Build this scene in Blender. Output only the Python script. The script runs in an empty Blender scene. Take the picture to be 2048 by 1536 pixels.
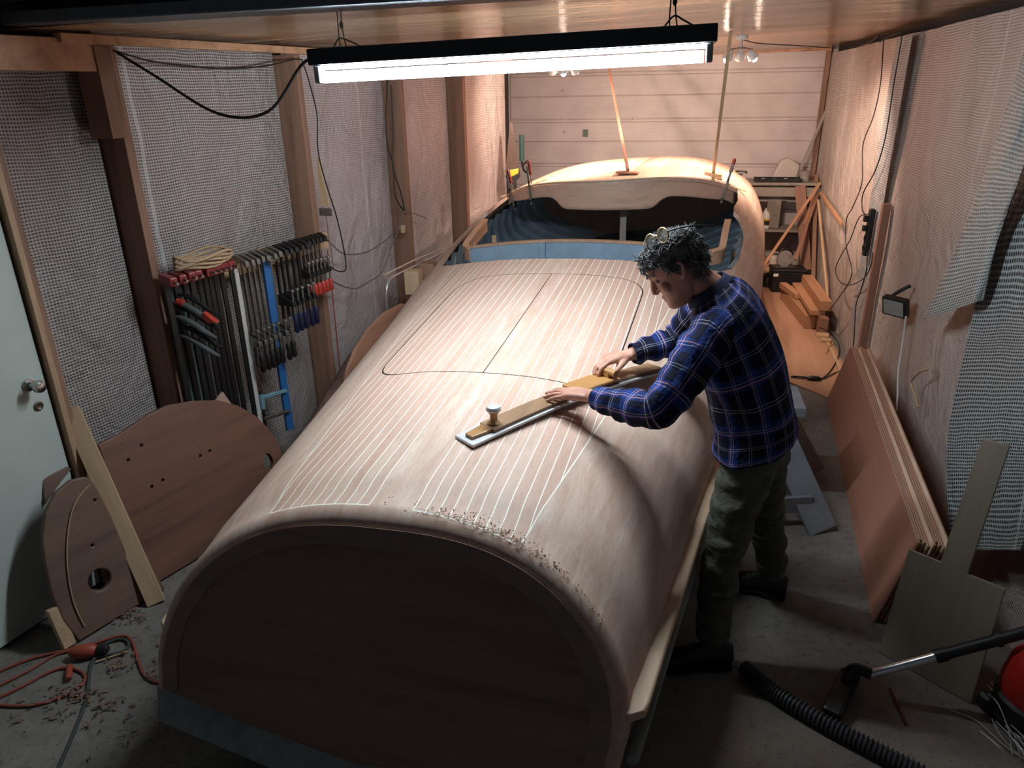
import bpy, bmesh, math, random
from mathutils import Vector, Matrix, noise
V = Vector; PI = math.pi
scene = bpy.context.scene
COL = scene.collection
# ---------------------------------------------------------------- camera
FPX, CAMH = 1454.0, 2.1
pitch, yaw, roll = math.radians(22.1), math.radians(12.2), math.atan(.018)
F = V((-math.sin(yaw)*math.cos(pitch), math.cos(yaw)*math.cos(pitch), -math.sin(pitch)))
R0 = V((math.cos(yaw), math.sin(yaw), 0)); U0 = R0.cross(F)
RT = math.cos(roll)*R0 - math.sin(roll)*U0
UP = math.sin(roll)*R0 + math.cos(roll)*U0
CAM = V((0, 0, CAMH))
cd = bpy.data.cameras.new('camera'); co = bpy.data.objects.new('camera', cd); COL.objects.link(co)
cd.sensor_width = 36.0; cd.lens = FPX/2048*36.0; cd.clip_start = .02; cd.clip_end = 100
m = Matrix.Identity(4)
for i in range(3):
    m[i][0] = RT[i]; m[i][1] = UP[i]; m[i][2] = -F[i]; m[i][3] = CAM[i]
co.matrix_world = m
scene.camera = co
# ---------------------------------------------------------------- world, exposure, large lights
scene.view_settings.view_transform = 'Standard'; scene.view_settings.look = 'None'
scene.view_settings.exposure = 0.0; scene.view_settings.gamma = 1.0
scene.view_settings.use_curve_mapping = False
w = bpy.data.worlds.new('World'); scene.world = w; w.use_nodes = True
w.node_tree.nodes['Background'].inputs[0].default_value = (.75, .82, 1, 1)
w.node_tree.nodes['Background'].inputs[1].default_value = .075
TUBE_E = 225.0
SPOT_W = 115.0
WARM = (1.0, .765, .60)

def ray(x, y): return F*FPX + RT*(x-1024) - UP*(y-768)
def at(x, y, z=None, Y=None, X=None, d=None):
    """point on the sight line of a measured mark, at a known height / depth of the room"""
    r = ray(x, y)
    if z is not None: t = (z-CAMH)/r.z
    elif Y is not None: t = Y/r.y
    elif X is not None: t = X/r.x
    return CAM + t*r
def atp(x, y, p0, n):
    r = ray(x, y); n = V(n); return CAM + r*((V(p0)-CAM).dot(n)/r.dot(n))
# left partition plane
LA = V((.203, 1, 0)).normalized(); LO = V((LA.y, -LA.x, 0))      # along (deeper) and out of the wall
L0 = V((-2.956, 0, 0)); LROT = math.atan2(LO.y, LO.x)
def lw(x, y, off=0.0): return atp(x, y, L0+LO*off, LO)
def lpt(a_y, z, off=0.0):
    """point on left wall at world Y=a_y"""
    p = L0 + V((.203*a_y, a_y, z)); return p + LO*off
def rwx(Y): return 1.34+.03*Y
# ---------------------------------------------------------------- node materials
def s2l(c):
    return tuple(((x/255)/12.92 if x/255 <= .04045 else ((x/255+.055)/1.055)**2.4) for x in c)
class NT:
    def __init__(s, name):
        s.m = bpy.data.materials.new(name); s.m.use_nodes = True; s.t = s.m.node_tree; s.n = s.t.nodes
        s.b = s.n['Principled BSDF']
    def new(s, k, **p):
        n = s.n.new(k)
        for a, b in p.items(): setattr(n, a, b)
        return n
    def ln(s, a, b): s.t.links.new(a, b)
    def put(s, inp, v):
        if isinstance(v, (int, float)): inp.default_value = v
        elif isinstance(v, (tuple, list)): inp.default_value = tuple(v)+((1,) if len(v) == 3 and len(inp.default_value) == 4 else ())
        else: s.ln(v, inp)
    def M(s, op, a, b=0.0, c=0.0, clamp=False):
        n = s.new('ShaderNodeMath', operation=op, use_clamp=clamp)
        for i, v in enumerate((a, b, c)): s.put(n.inputs[i], v)
        return n.outputs[0]
    def coord(s, kind='Object'): return s.new('ShaderNodeTexCoord').outputs[kind]
    def sep(s, v):
        n = s.new('ShaderNodeSeparateXYZ'); s.ln(v, n.inputs[0]); return n.outputs
    def vec(s, x, y, z):
        n = s.new('ShaderNodeCombineXYZ')
        for i, v in enumerate((x, y, z)): s.put(n.inputs[i], v)
        return n.outputs[0]
    def map(s, v, sc, loc=(0, 0, 0), rot=(0, 0, 0)):
        n = s.new('ShaderNodeMapping'); s.ln(v, n.inputs[0]); n.inputs['Scale'].default_value = sc
        n.inputs['Location'].default_value = loc; n.inputs['Rotation'].default_value = rot; return n.outputs[0]
    def noise(s, v, scale, detail=4, rough=.55, dist=0.0):
        n = s.new('ShaderNodeTexNoise'); s.ln(v, n.inputs['Vector']); n.inputs['Scale'].default_value = scale
        n.inputs['Detail'].default_value = detail; n.inputs['Roughness'].default_value = rough; n.inputs['Distortion'].default_value = dist
        return n.outputs['Fac']
    def wn(s, v):
        n = s.new('ShaderNodeTexWhiteNoise', noise_dimensions='1D'); s.put(n.inputs['W'], v); return n.outputs['Value']
    def mix(s, f, a, b, blend='MIX'):
        n = s.new('ShaderNodeMix', data_type='RGBA', blend_type=blend)
        s.put(n.inputs[0], f); s.put(n.inputs[6], a); s.put(n.inputs[7], b); return n.outputs[2]
    def ramp(s, f, stops):
        n = s.new('ShaderNodeValToRGB'); s.ln(f, n.inputs[0]); e = n.color_ramp.elements
        while len(e) < len(stops): e.new(.5)
        for i, (p, c) in enumerate(stops): e[i].position = p; e[i].color = tuple(c)+(1,)
        return n.outputs[0]
    def mr(s, v, a, b, c=0.0, d=1.0):
        n = s.new('ShaderNodeMapRange'); s.put(n.inputs[0], v)
        for i, x in enumerate((a, b, c, d)): n.inputs[i+1].default_value = x
        return n.outputs[0]
    def bump(s, h, strength=.3, dist=.01):
        n = s.new('ShaderNodeBump'); s.ln(h, n.inputs['Height']); n.inputs['Strength'].default_value = strength
        n.inputs['Distance'].default_value = dist; s.ln(n.outputs[0], s.b.inputs['Normal'])
    def base(s, c): s.put(s.b.inputs['Base Color'], c)
    def set(s, rough=None, metal=None, spec=None, coat=None, trans=None):
        for k, v in (('Roughness', rough), ('Metallic', metal), ('Specular IOR Level', spec), ('Coat Weight', coat), ('Transmission Weight', trans)):
            if v is not None: s.put(s.b.inputs[k], v)
MATS = {}
def plain(name, rgb, rough=.6, metal=0.0, var=.12, scale=30, bump=0.0, spec=.5):
    if name in MATS: return MATS[name]
    t = NT(name); c = s2l(rgb); o = t.coord()
    n = t.noise(o, scale, 5)
    t.base(t.ramp(n, [(.3, [x*(1-var) for x in c]), (.7, [min(1, x*(1+var)) for x in c])]))
    t.set(rough, metal, spec)
    if bump: t.bump(n, bump, .004)
    MATS[name] = t.m; return t.m
def wood(name, rgb, axis=2, scale=14, var=.22, rough=.6, dark=None, knots=False):
    """procedural timber with the grain along one object axis"""
    if name in MATS: return MATS[name]
    t = NT(name); c = s2l(rgb); o = t.coord()
    sc = [1, 1, 1]; sc[axis] = .07
    v = t.map(o, sc)
    n1 = t.noise(v, scale, 6, .6, .6); n2 = t.noise(v, scale*7, 4, .7)
    d = s2l(dark) if dark else [x*(1-2*var) for x in c]
    col = t.ramp(n1, [(.28, d), (.5, c), (.75, [min(1, x*(1+var)) for x in c])])
    col = t.mix(t.mr(n2, .35, .7, 0, .35), col, [x*.62 for x in c])
    if knots:
        vo = t.new('ShaderNodeTexVoronoi'); t.ln(t.map(o, (1, 1, 1)), vo.inputs['Vector']); vo.inputs['Scale'].default_value = 3.2
        col = t.mix(t.mr(vo.outputs['Distance'], .03, .06, .8, 0), col, [x*.3 for x in c])
    t.base(col); t.set(rough); t.bump(n2, .12, .002)
    MATS[name] = t.m; return t.m
# ---------------------------------------------------------------- mesh builder
class MB:
    def __init__(s): s.v = []; s.f = []; s.uv = {}
    def add(s, vs, fs):
        k = len(s.v); s.v += [V(p) for p in vs]; s.f += [tuple(i+k for i in f) for f in fs]; return s
    def box(s, c, sz, M=None):
        c = V(c); hx, hy, hz = [x/2 for x in sz]
        vs = [V((x*hx, y*hy, z*hz)) for x in (-1, 1) for y in (-1, 1) for z in (-1, 1)]
        vs = [(M @ p if M else p)+c for p in vs]
        return s.add(vs, [(0, 1, 3, 2), (4, 6, 7, 5), (0, 4, 5, 1), (2, 3, 7, 6), (0, 2, 6, 4), (1, 5, 7, 3)])
    def bar(s, a, b, w, t, side=(0, 0, 1)):
        """square-cut bar from a to b; w measured along side"""
        a, b = V(a), V(b); d = (b-a).normalized(); sd = V(side)
        x = (sd - d*sd.dot(d))
        if x.length < 1e-4: x = d.orthogonal()
        x.normalize(); y = d.cross(x)
        vs = []
        for p in (a, b):
            for i, j in ((-1, -1), (1, -1), (1, 1), (-1, 1)): vs.append(p+x*i*w/2+y*j*t/2)
        return s.add(vs, [(0, 3, 2, 1), (4, 5, 6, 7), (0, 1, 5, 4), (1, 2, 6, 5), (2, 3, 7, 6), (3, 0, 4, 7)])
    def tube(s, pts, r, n=10, cap=True, sq=1.0):
        pts = [V(p) for p in pts]; k0 = len(s.v); N = len(pts)
        rs = r if isinstance(r, (list, tuple)) else [r]*N
        x = None
        for i, p in enumerate(pts):
            d = (pts[min(i+1, N-1)]-pts[max(i-1, 0)])
            d = d.normalized() if d.length > 1e-9 else V((0, 0, 1))
            if x is None: x = d.orthogonal().normalized()
            else:
                x = x-d*x.dot(d)
                x = x.normalized() if x.length > 1e-6 else d.orthogonal().normalized()
            y = d.cross(x)
            for j in range(n):
                a = 2*PI*j/n; s.v.append(p+x*math.cos(a)*rs[i]+y*math.sin(a)*rs[i]*sq)
        for i in range(N-1):
            for j in range(n):
                a = k0+i*n+j; b = k0+i*n+(j+1) % n; s.f.append((a, b, b+n, a+n))
        if cap: s.f.append(tuple(k0+j for j in reversed(range(n)))); s.f.append(tuple(k0+(N-1)*n+j for j in range(n)))
        return s
    def prism(s, poly, ext):
        """polygon (3-D points) pushed along a vector"""
        n = len(poly); e = V(ext); k = len(s.v)
        s.v += [V(p) for p in poly]+[V(p)+e for p in poly]
        s.f.append(tuple(k+i for i in reversed(range(n)))); s.f.append(tuple(k+n+i for i in range(n)))
        for i in range(n): j = (i+1) % n; s.f.append((k+i, k+j, k+n+j, k+n+i))
        return s
    def grid(s, fn, nu, nv, closed=False, uvfn=None, flip=False):
        k = len(s.v)
        for j in range(nv+1):
            for i in range(nu+(0 if closed else 1)):
                s.v.append(V(fn(i/nu, j/nv)))
        W = nu if closed else nu+1
        for j in range(nv):
            for i in range(nu):
                a = k+j*W+i; b = k+j*W+(i+1) % W if closed else a+1
                q = (a, b, b+W, a+W)
                if flip: q = q[::-1]
                if uvfn:
                    us = [uvfn(i/nu, j/nv), uvfn((i+1)/nu, j/nv), uvfn((i+1)/nu, (j+1)/nv), uvfn(i/nu, (j+1)/nv)]
                    s.uv[len(s.f)] = us[::-1] if flip else us
                s.f.append(q)
        return s
    def ball(s, c, r, n=12, m=8, M=None):
        c = V(c); r = V(r) if isinstance(r, (tuple, list, Vector)) else V((r, r, r))
        vs = [V((0, 0, r.z))]
        for j in range(1, m):
            t = PI*j/m
            for i in range(n):
                a = 2*PI*i/n; vs.append(V((r.x*math.sin(t)*math.cos(a), r.y*math.sin(t)*math.sin(a), r.z*math.cos(t))))
        vs.append(V((0, 0, -r.z)))
        if M: vs = [M @ p for p in vs]
        fs = [(0, 1+i, 1+(i+1) % n) for i in range(n)]
        for j in range(m-2):
            for i in range(n):
                a = 1+j*n+i; b = 1+j*n+(i+1) % n; fs.append((a, a+n, b+n, b))
        e = len(vs)-1; o = 1+(m-2)*n
        fs += [(e, o+(i+1) % n, o+i) for i in range(n)]
        return s.add([p+c for p in vs], fs)
    def lathe(s, c, prof, n=20, M=None):
        """profile (r,z) revolved about z through c"""
        c = V(c); k = len(s.v)
        for r, z in prof:
            for i in range(n):
                a = 2*PI*i/n; p = V((r*math.cos(a), r*math.sin(a), z)); s.v.append((M @ p if M else p)+c)
        for j in range(len(prof)-1):
            for i in range(n):
                a = k+j*n+i; b = k+j*n+(i+1) % n; s.f.append((a, b, b+n, a+n))
        s.f.append(tuple(k+i for i in reversed(range(n)))); o = k+(len(prof)-1)*n; s.f.append(tuple(o+i for i in range(n)))
        return s
    def build(s, name, mat, parent=None, smooth=None, bevel=0.0, world=False, label=None, seg=2):
        me = bpy.data.meshes.new(name)
        vs = s.v
        if world and parent is not None:
            inv = parent.matrix_basis.inverted(); vs = [inv @ p for p in vs]
        me.from_pydata([tuple(p) for p in vs], [], s.f); me.validate()
        if s.uv:
            uvl = me.uv_layers.new(name='UVMap')
            for p in me.polygons:
                u = s.uv.get(p.index)
                if u and len(u) == p.loop_total:
                    for q, li in enumerate(p.loop_indices): uvl.data[li].uv = u[q]
        bm = bmesh.new(); bm.from_mesh(me)
        if not s.uv: bmesh.ops.recalc_face_normals(bm, faces=bm.faces)
        bm.to_mesh(me); bm.free()
        if mat: me.materials.append(mat)
        if smooth is not None:
            me.shade_smooth()
            if smooth < 179: me.set_sharp_from_angle(angle=math.radians(smooth))
        o = bpy.data.objects.new(name, me); COL.objects.link(o)
        if parent is not None: o.parent = parent
        if bevel:
            b = o.modifiers.new('bevel', 'BEVEL'); b.width = bevel; b.segments = seg; b.limit_method = 'ANGLE'; b.angle_limit = math.radians(40)
            b.harden_normals = False
        if label: o['label'] = label
        return o
def tag(o, label, cat, group=None, kind=None):
    o['label'] = label; o['category'] = cat
    if group: o['group'] = group
    if kind: o['kind'] = kind
    return o
def empty(name, loc=(0, 0, 0), rz=0.0, M=None):
    o = bpy.data.objects.new(name, None); COL.objects.link(o); o.empty_display_size = .05
    if M is not None: o.matrix_basis = M
    else: o.matrix_basis = Matrix.Translation(V(loc)) @ Matrix.Rotation(rz, 4, 'Z')
    return o
def struct(o): o['kind'] = 'structure'; return o
def frameM(p, x, y):
    x = V(x).normalized(); z = x.cross(V(y)).normalized(); y = z.cross(x)
    m = Matrix.Identity(4)
    for i in range(3): m[i][0] = x[i]; m[i][1] = y[i]; m[i][2] = z[i]; m[i][3] = p[i]
    return m
def plank(name, a, b, side, w, t, mat, bevel=.002, parent=None):
    """board whose own Z runs from a to b, width w along side, thickness t"""
    a, b = V(a), V(b); z = (b-a).normalized(); x = V(side); x = (x-z*x.dot(z)).normalized(); y = z.cross(x)
    m = Matrix.Identity(4)
    for i in range(3): m[i][0] = x[i]; m[i][1] = y[i]; m[i][2] = z[i]; m[i][3] = a[i]
    L = (b-a).length
    o = MB().box((0, 0, L/2), (w, t, L)).build(name, mat, None, bevel=bevel)
    o.matrix_basis = m
    if parent is not None: o.parent = parent; o.matrix_basis = parent.matrix_basis.inverted() @ m
    return o
def spline(pts, n=8, closed=False):
    pts = [V(p) for p in pts]; out = []; N = len(pts)
    rng = range(N) if closed else range(N-1)
    for i in rng:
        p0 = pts[(i-1) % N] if closed else pts[max(i-1, 0)]; p1 = pts[i]; p2 = pts[(i+1) % N]; p3 = pts[(i+2) % N] if closed else pts[min(i+2, N-1)]
        for k in range(n):
            t = k/n
            out.append(.5*((2*p1)+(p2-p0)*t+(2*p0-5*p1+4*p2-p3)*t*t+(3*p1-p0-3*p2+p3)*t**3))
    if not closed: out.append(pts[-1])
    return out
def cable(name, pts, r, mat, label=None, cat='cable', parent=None, n=8, seg=8, base=None):
    P = spline(pts, seg)
    o = MB().tube(P, r, n).build(name, mat, parent, smooth=60)
    if label: tag(o, label, cat)
    return o
def smooth_i(x, xs, ys):
    if x <= xs[0]: return ys[0]+(ys[1]-ys[0])/(xs[1]-xs[0])*(x-xs[0])
    if x >= xs[-1]: return ys[-1]
    i = max(j for j in range(len(xs)-1) if xs[j] <= x)
    def sl(j):
        if j == 0: return (ys[1]-ys[0])/(xs[1]-xs[0])
        if j == len(xs)-1: return (ys[-1]-ys[-2])/(xs[-1]-xs[-2])
        a = (ys[j]-ys[j-1])/(xs[j]-xs[j-1]); b = (ys[j+1]-ys[j])/(xs[j+1]-xs[j])
        return 0 if a*b <= 0 else 2*a*b/(a+b)
    h = xs[i+1]-xs[i]; u = (x-xs[i])/h
    return ys[i]*(1+2*u)*(1-u)**2+sl(i)*h*u*(1-u)**2+ys[i+1]*u*u*(3-2*u)+sl(i+1)*h*u*u*(u-1)
def applied(o):
    """bake modifiers into the mesh"""
    dg = bpy.context.evaluated_depsgraph_get(); dg.update()
    me = bpy.data.meshes.new_from_object(o.evaluated_get(dg), preserve_all_data_layers=True, depsgraph=dg)
    o.modifiers.clear(); o.data = me; return o
random.seed(4)
# ================================================================ ROOM
def film_mat(name, cell=.014, cellc=(82, 72, 70), thr=(190, 178, 174), back=None, rough=.32, bsc=5.0, alpha=None):
    t = NT(name); uv = t.coord('UV'); X, Y, _ = t.sep(uv)
    wob = t.noise(uv, 3.0, 2)
    x = t.M('ADD', t.M('DIVIDE', X, cell), t.M('MULTIPLY', wob, 1.5)); y = t.M('ADD', t.M('DIVIDE', Y, cell), t.M('MULTIPLY', wob, 2.2))
    def th(v): return t.mr(t.M('ABSOLUTE', t.M('SUBTRACT', t.M('FRACT', v), .5)), .22, .36)
    msk = t.M('MAXIMUM', t.M('MULTIPLY', th(x), .75), th(y))
    big = t.noise(uv, 1.3, 5, .6)
    c0 = t.ramp(big, [(.3, [k*.6 for k in s2l(cellc)]), (.7, [k*1.45 for k in s2l(cellc)])])
    col = t.mix(msk, c0, s2l(thr))
    # welded seams of the sheeting every 1.1 m
    seam = t.mr(t.M('ABSOLUTE', t.M('SUBTRACT', t.M('FRACT', t.M('DIVIDE', t.M('ADD', X, t.M('MULTIPLY', wob, .05)), 1.07)), .62)), .006, .014, .45, 0)
    col = t.mix(seam, col, (.75, .72, .7))
    t.base(col)
    cr = t.noise(t.map(uv, (1, .55, 1)), bsc, 6, .62, 1.2); cr2 = t.noise(uv, 28, 4, .6, .5)
    h = t.M('ADD', t.M('MULTIPLY', cr, 1.0), t.M('MULTIPLY', cr2, .12)); h = t.M('ADD', h, t.M('MULTIPLY', msk, .02))
    t.bump(h, .8, .06)
    t.set(rough, spec=.55); MATS[name] = t.m; return t.m
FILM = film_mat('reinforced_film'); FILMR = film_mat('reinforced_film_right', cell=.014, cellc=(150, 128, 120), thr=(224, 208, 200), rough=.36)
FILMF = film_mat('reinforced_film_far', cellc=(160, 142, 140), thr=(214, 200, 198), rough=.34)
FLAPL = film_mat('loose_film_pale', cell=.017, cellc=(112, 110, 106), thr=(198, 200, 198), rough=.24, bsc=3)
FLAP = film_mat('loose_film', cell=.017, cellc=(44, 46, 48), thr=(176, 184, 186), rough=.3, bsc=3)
def wav(u, v, k=1.0, seed=0.0): return noise.noise(V((u*1.7*k, v*.8*k, seed)))*.6+noise.noise(V((u*5*k, v*2*k, seed+7)))*.25
M_STUD = wood('stud_timber', (150, 112, 92), 2, 10); M_STUDL = wood('batten_timber', (196, 148, 114), 1, 10)
M_PALE = wood('pale_timber', (196, 164, 130), 2, 12, .14); M_ORNG = wood('oiled_pine', (190, 140, 106), 2, 10)
# floor
t = NT('concrete'); o_ = t.coord(); n1 = t.noise(o_, 2.2, 8, .65); n2 = t.noise(o_, 26, 6, .7); n3 = t.noise(t.map(o_, (1, 1, 1), (3, 1, 0)), .55, 3)
c = t.ramp(n1, [(.25, s2l((84, 80, 76))), (.5, s2l((118, 112, 106))), (.8, s2l((150, 142, 134)))])
c = t.mix(t.mr(n2, .52, .68, 0, .65), c, s2l((64, 54, 48))); c = t.mix(t.mr(n3, .5, .7, 0, .55), c, s2l((168, 138, 116)))
vo = t.new('ShaderNodeTexVoronoi'); t.ln(o_, vo.inputs['Vector']); vo.inputs['Scale'].default_value = 38
c = t.mix(t.mr(vo.outputs['Distance'], .10, .16, .6, 0), c, s2l((66, 56, 50)))
t.base(c); t.bump(n2, .35, .006); t.set(.82)
M_CONC = t.m
struct(MB().box((-.3, 4.0, -.05), (6.4, 11.4, .1)).build('floor', M_CONC))
# left partition: backing and film
M_BACK = plain('partition_backing', (52, 44, 42), .8)
z_l = 2.33
b = MB(); pA, pB = lpt(-1.2, 0, -.2), lpt(7.35, 0, -.2)
b.prism([pA, pB, pB+LO*-.06, pA+LO*-.06], (0, 0, 2.6)); struct(b.build('wall_left', M_BACK))
def lfilm(y0, y1, z0, z1, off, name, label, seed, i_bay=0):
    L = (lpt(y1, 0)-lpt(y0, 0)).length
    def fn(u, v): 
        y = y0+(y1-y0)*u; z = z0+(z1-z0)*v
        return lpt(y, z, off+wav(u*L, v*2.3, 1, seed)*.05*math.sin(PI*min(1, u*1.0))**.3)
    o = MB().grid(fn, int(L*26), 70, uvfn=lambda u, v: (u*L+seed, (z1-z0)*v)).build(name, FILM if i_bay < 2 else FILMF, None, smooth=180)
    tag(o, label, 'plastic sheeting'); return o
bays = [(2.40, 2.95, 'grid-reinforced plastic sheet in the narrow bay beside the door frame'), (2.98, 4.15, 'grid-reinforced plastic sheet behind the clamp rack, between first and second stud'),
        (4.18, 5.24, 'creased plastic sheet between the second stud and the stud with cables'), (5.27, 6.18, 'plastic sheet between the two far studs on the left wall'), (6.21, 7.35, 'plastic sheet at the far left corner beside the hanging saw')]
for i, (a, c_, lb) in enumerate(bays): lfilm(a+.022, c_-.022, 0, z_l, -.145, 'plastic_sheet', lb, i*3.7, i)
studs = [(2.37, 2.4, 'stud'), (2.965, 2.30, ''), (4.165, 2.3, ''), (5.25, 2.3, ''), (6.2, 2.3, '')]
for i, (y, top, _) in enumerate(studs):
    wdt = .10 if i else .16
    o = plank('trim_%d' % (i+1), lpt(y, 0.0, -.0875), lpt(y, top, -.0875), LO, wdt+.075, .045 if i else .05, M_STUD); struct(o)
# doubled block at the head of the first stud
struct(plank('trim_6', lpt(2.90, 1.93, -.03), lpt(2.90, 2.29, -.03), LO, .13, .08, M_STUD))
struct(plank('trim_7', lpt(.6, 2.255, 0), lpt(2.95, 2.255, 0), (0, 0, 1), .12, .05, M_STUDL))
struct(plank('trim_8', lpt(2.72, 2.315, .02), lpt(7.4, 2.325, .02), (0, 0, 1), .035, .05, M_STUDL))
# far-left return and right wall, back wall with sectional garage door
b = MB().prism([lpt(7.35, 0, -.2), (-2.05, 9.3, 0), (-2.0, 9.36, 0), lpt(7.42, 0, -.2)], (0, 0, 2.6)); struct(b.build('wall_back_left', M_BACK))
def rfilm(name, y0, y1, seed, label):
    def fn(u, v):
        y = y0+(y1-y0)*u; e = min(1, 4*u, 4*(1-u))
        return (rwx(y)+.02-wav(u*(y1-y0), v*2.4, 1, seed)*.06*e, y, 2.40*v)
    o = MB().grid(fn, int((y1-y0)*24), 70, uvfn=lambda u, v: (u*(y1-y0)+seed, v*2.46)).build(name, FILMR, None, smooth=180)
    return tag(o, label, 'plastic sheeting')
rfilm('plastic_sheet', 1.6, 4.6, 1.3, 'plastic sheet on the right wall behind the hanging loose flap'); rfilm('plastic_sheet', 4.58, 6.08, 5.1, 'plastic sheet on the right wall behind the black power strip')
rfilm('plastic_sheet', 6.05, 9.22, 9.4, 'warm-lit plastic sheet on the far right wall beside the garage door')
struct(MB().prism([(rwx(-1.2)+.09, -1.2, 0), (rwx(9.4)+.09, 9.4, 0), (rwx(9.4)+.15, 9.4, 0), (rwx(-1.2)+.15, -1.2, 0)], (0, 0, 2.7)).build('wall_right', M_BACK))
t = NT('garage_door_paint'); o_ = t.coord(); n = t.noise(o_, 3, 5); vo = t.new('ShaderNodeTexVoronoi'); t.ln(o_, vo.inputs['Vector']); vo.inputs['Scale'].default_value = 2.6
c = t.ramp(n, [(.3, s2l((186, 172, 170))), (.7, s2l((208, 194, 192)))])
c = t.mix(t.mr(vo.outputs['Distance'], .035, .055, .5, 0), c, s2l((140, 96, 86)))
gr = t.noise(t.map(o_, (.15, 1, 6)), 12, 4); c = t.mix(t.mr(gr, .5, .75, 0, .25), c, s2l((170, 140, 130)))
t.base(c); t.set(.6); M_GDOOR = t.m
prof = []
z = 0.0
joints = [2.26-.512*k for k in range(5)]; mids = [j-.256 for j in joints]
brk = sorted([(j, 'J') for j in joints]+[(q, 'm') for q in mids if q > 0])
pts = [(0, 0)]
for zz, k in brk:
    if k == 'm': pts += [(zz-.009, 0), (zz, .012), (zz+.009, 0)]
    else: pts += [(zz-.04, 0), (zz-.036, .01), (zz-.03, 0), (zz-.007, 0), (zz-.003, .022), (zz+.003, .022), (zz+.007, 0)]
pts += [(2.52, 0)]
b = MB(); k0 = 0
vs = []; fs = []
for i, (zz, dy) in enumerate(pts): vs += [(-1.95, 9.24+dy, zz), (1.63, 9.24+dy, zz)]
for i in range(len(pts)-1): a = i*2; fs.append((a, a+1, a+3, a+2))
b.add(vs, fs); b.prism([(-2.0, 9.27, 0), (1.75, 9.27, 0), (1.75, 9.33, 0), (-2.0, 9.33, 0)], (0, 0, 2.6))
gd = struct(b.build('door_2', M_GDOOR))
struct(plank('trim_9', (-1.9, 9.19, 2.43), (1.62, 9.19, 2.475), (0, 0, 1), .09, .05, M_STUDL))
struct(plank('trim_10', (1.6, 9.2, 0), (1.6, 9.2, 2.45), (1, 0, 0), .05, .04, M_STUD))
p = at(1171, 266, Y=9.22); o = MB().box(p, (.06, .012, .08)).build('wall_socket', plain('green_plate', (84, 96, 84), .5)); tag(o, 'small grey-green square plate on the white garage door', 'plate')
# ceiling film
t = NT('ceiling_film'); o_ = t.coord(); n = t.noise(t.map(o_, (.5, 1, 1)), 2.2, 6, .6, .6)
t.base(t.ramp(n, [(.3, s2l((140, 116, 88))), (.7, s2l((174, 148, 116)))])); t.bump(t.noise(t.map(o_, (.35, 1.3, 1)), 2.0, 5, .55, .8), .5, .06); t.set(.2, spec=.5); M_CEIL = t.m
def cz(x, y): 
    f = min(1, max(0, (x+2.4)/4.0)); return 2.345+.115*f+noise.noise(V((x*.9, y*1.6, 3)))*.012
def cfn(u, v):
    y = 2.62+6.68*v; xl = -2.956+.203*y-.22 if y < 7.4 else -2.1; xr = rwx(y)+.14
    x = xl+(xr-xl)*u; return (x, y, cz(x, y))
struct(MB().grid(cfn, 70, 110, flip=True).build('ceiling', M_CEIL, smooth=180))
struct(MB().box((-.5, .7, 2.98), (5.2, 4.0, .06)).build('ceiling_high', plain('dark_panel', (30, 32, 38), .7)))
# perforated steel lintel above the camera side of the ceiling film
t = NT('perforated_steel'); o_ = t.coord(); X, Y, Z = t.sep(o_)
def dots(cx, r0): 
    fx = t.M('SUBTRACT', t.M('FRACT', t.M('DIVIDE', X, cx)), .5); fz = t.M('SUBTRACT', t.M('FRACT', t.M('DIVIDE', Z, .062)), .5)
    return t.mr(t.M('SQRT', t.M('ADD', t.M('MULTIPLY', fx, fx), t.M('MULTIPLY', fz, fz))), r0, r0+.04, 1, 0)
n = t.noise(o_, 8, 5); c = t.ramp(n, [(.3, s2l((46, 50, 58))), (.7, s2l((66, 72, 82)))]); t.base(t.mix(dots(.05, .12), c, (.004, .004, .005))); t.set(.5, .4); M_PERF = t.m
M_STEEL = plain('painted_steel', (92, 100, 108), .45, .5)
rt = empty('steel_lintel', (-.45, 2.66, 2.35)); tag(rt, 'dark steel lintel with perforated web across the top of the room', 'steel beam')
dz = lambda x: .05*(x+2.4)/3.9
def xb(y, z, ty, tz, mat, nm):
    b = MB(); x0, x1 = -2.44, 1.5
    b.add([(x, y+sy*ty/2, z+dz(x)+sz*tz/2) for x in (x0, x1) for sy in (-1, 1) for sz in (-1, 1)], [(0, 1, 3, 2), (4, 6, 7, 5), (0, 4, 5, 1), (2, 3, 7, 6), (0, 2, 6, 4), (1, 5, 7, 3)])
    return b.build(nm, mat, rt, world=True, bevel=.002)
xb(2.62, 2.353, .18, .008, M_STEEL, 'flange'); xb(2.535, 2.372, .012, .04, M_STEEL, 'lip'); xb(2.62, 2.43, .02, .10, M_PERF, 'inner_web'); xb(2.50, 2.70, .02, .56, M_PERF, 'perforated_web'); xb(2.55, 2.448, .13, .02, M_STEEL, 'ledge')
# door on the left
rd = empty('door_1', lpt(1.90, 0, .0), LROT); rd['kind'] = 'structure'
M_DOOR = plain('door_paint', (196, 204, 196), .45, var=.04, scale=6); M_CHR = plain('brushed_nickel', (190, 188, 184), .25, 1.0, var=.05)
MB().box((0, 0, 1.03), (.045, .86, 2.02)).build('door_leaf', M_DOOR, rd, bevel=.003)
yk = .36
hb = MB(); hb.lathe((.022, yk, 1.03), [(.026, 0), (.026, .008), (.012, .012), (.011, .045), (.02, .052), (.026, .062), (.022, .078), (.006, .084)], 20, Matrix.Rotation(PI/2, 3, 'Y')); h_ = hb.build('door_handle', M_CHR, rd, smooth=50)
MB().lathe((.021, yk+.015, .93), [(.02, 0), (.02, .006), (.014, .008), (.006, .004)], 18, Matrix.Rotation(PI/2, 3, 'Y')).build('lock', plain('worn_brass', (110, 100, 84), .4, .8), rd, smooth=40)
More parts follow.
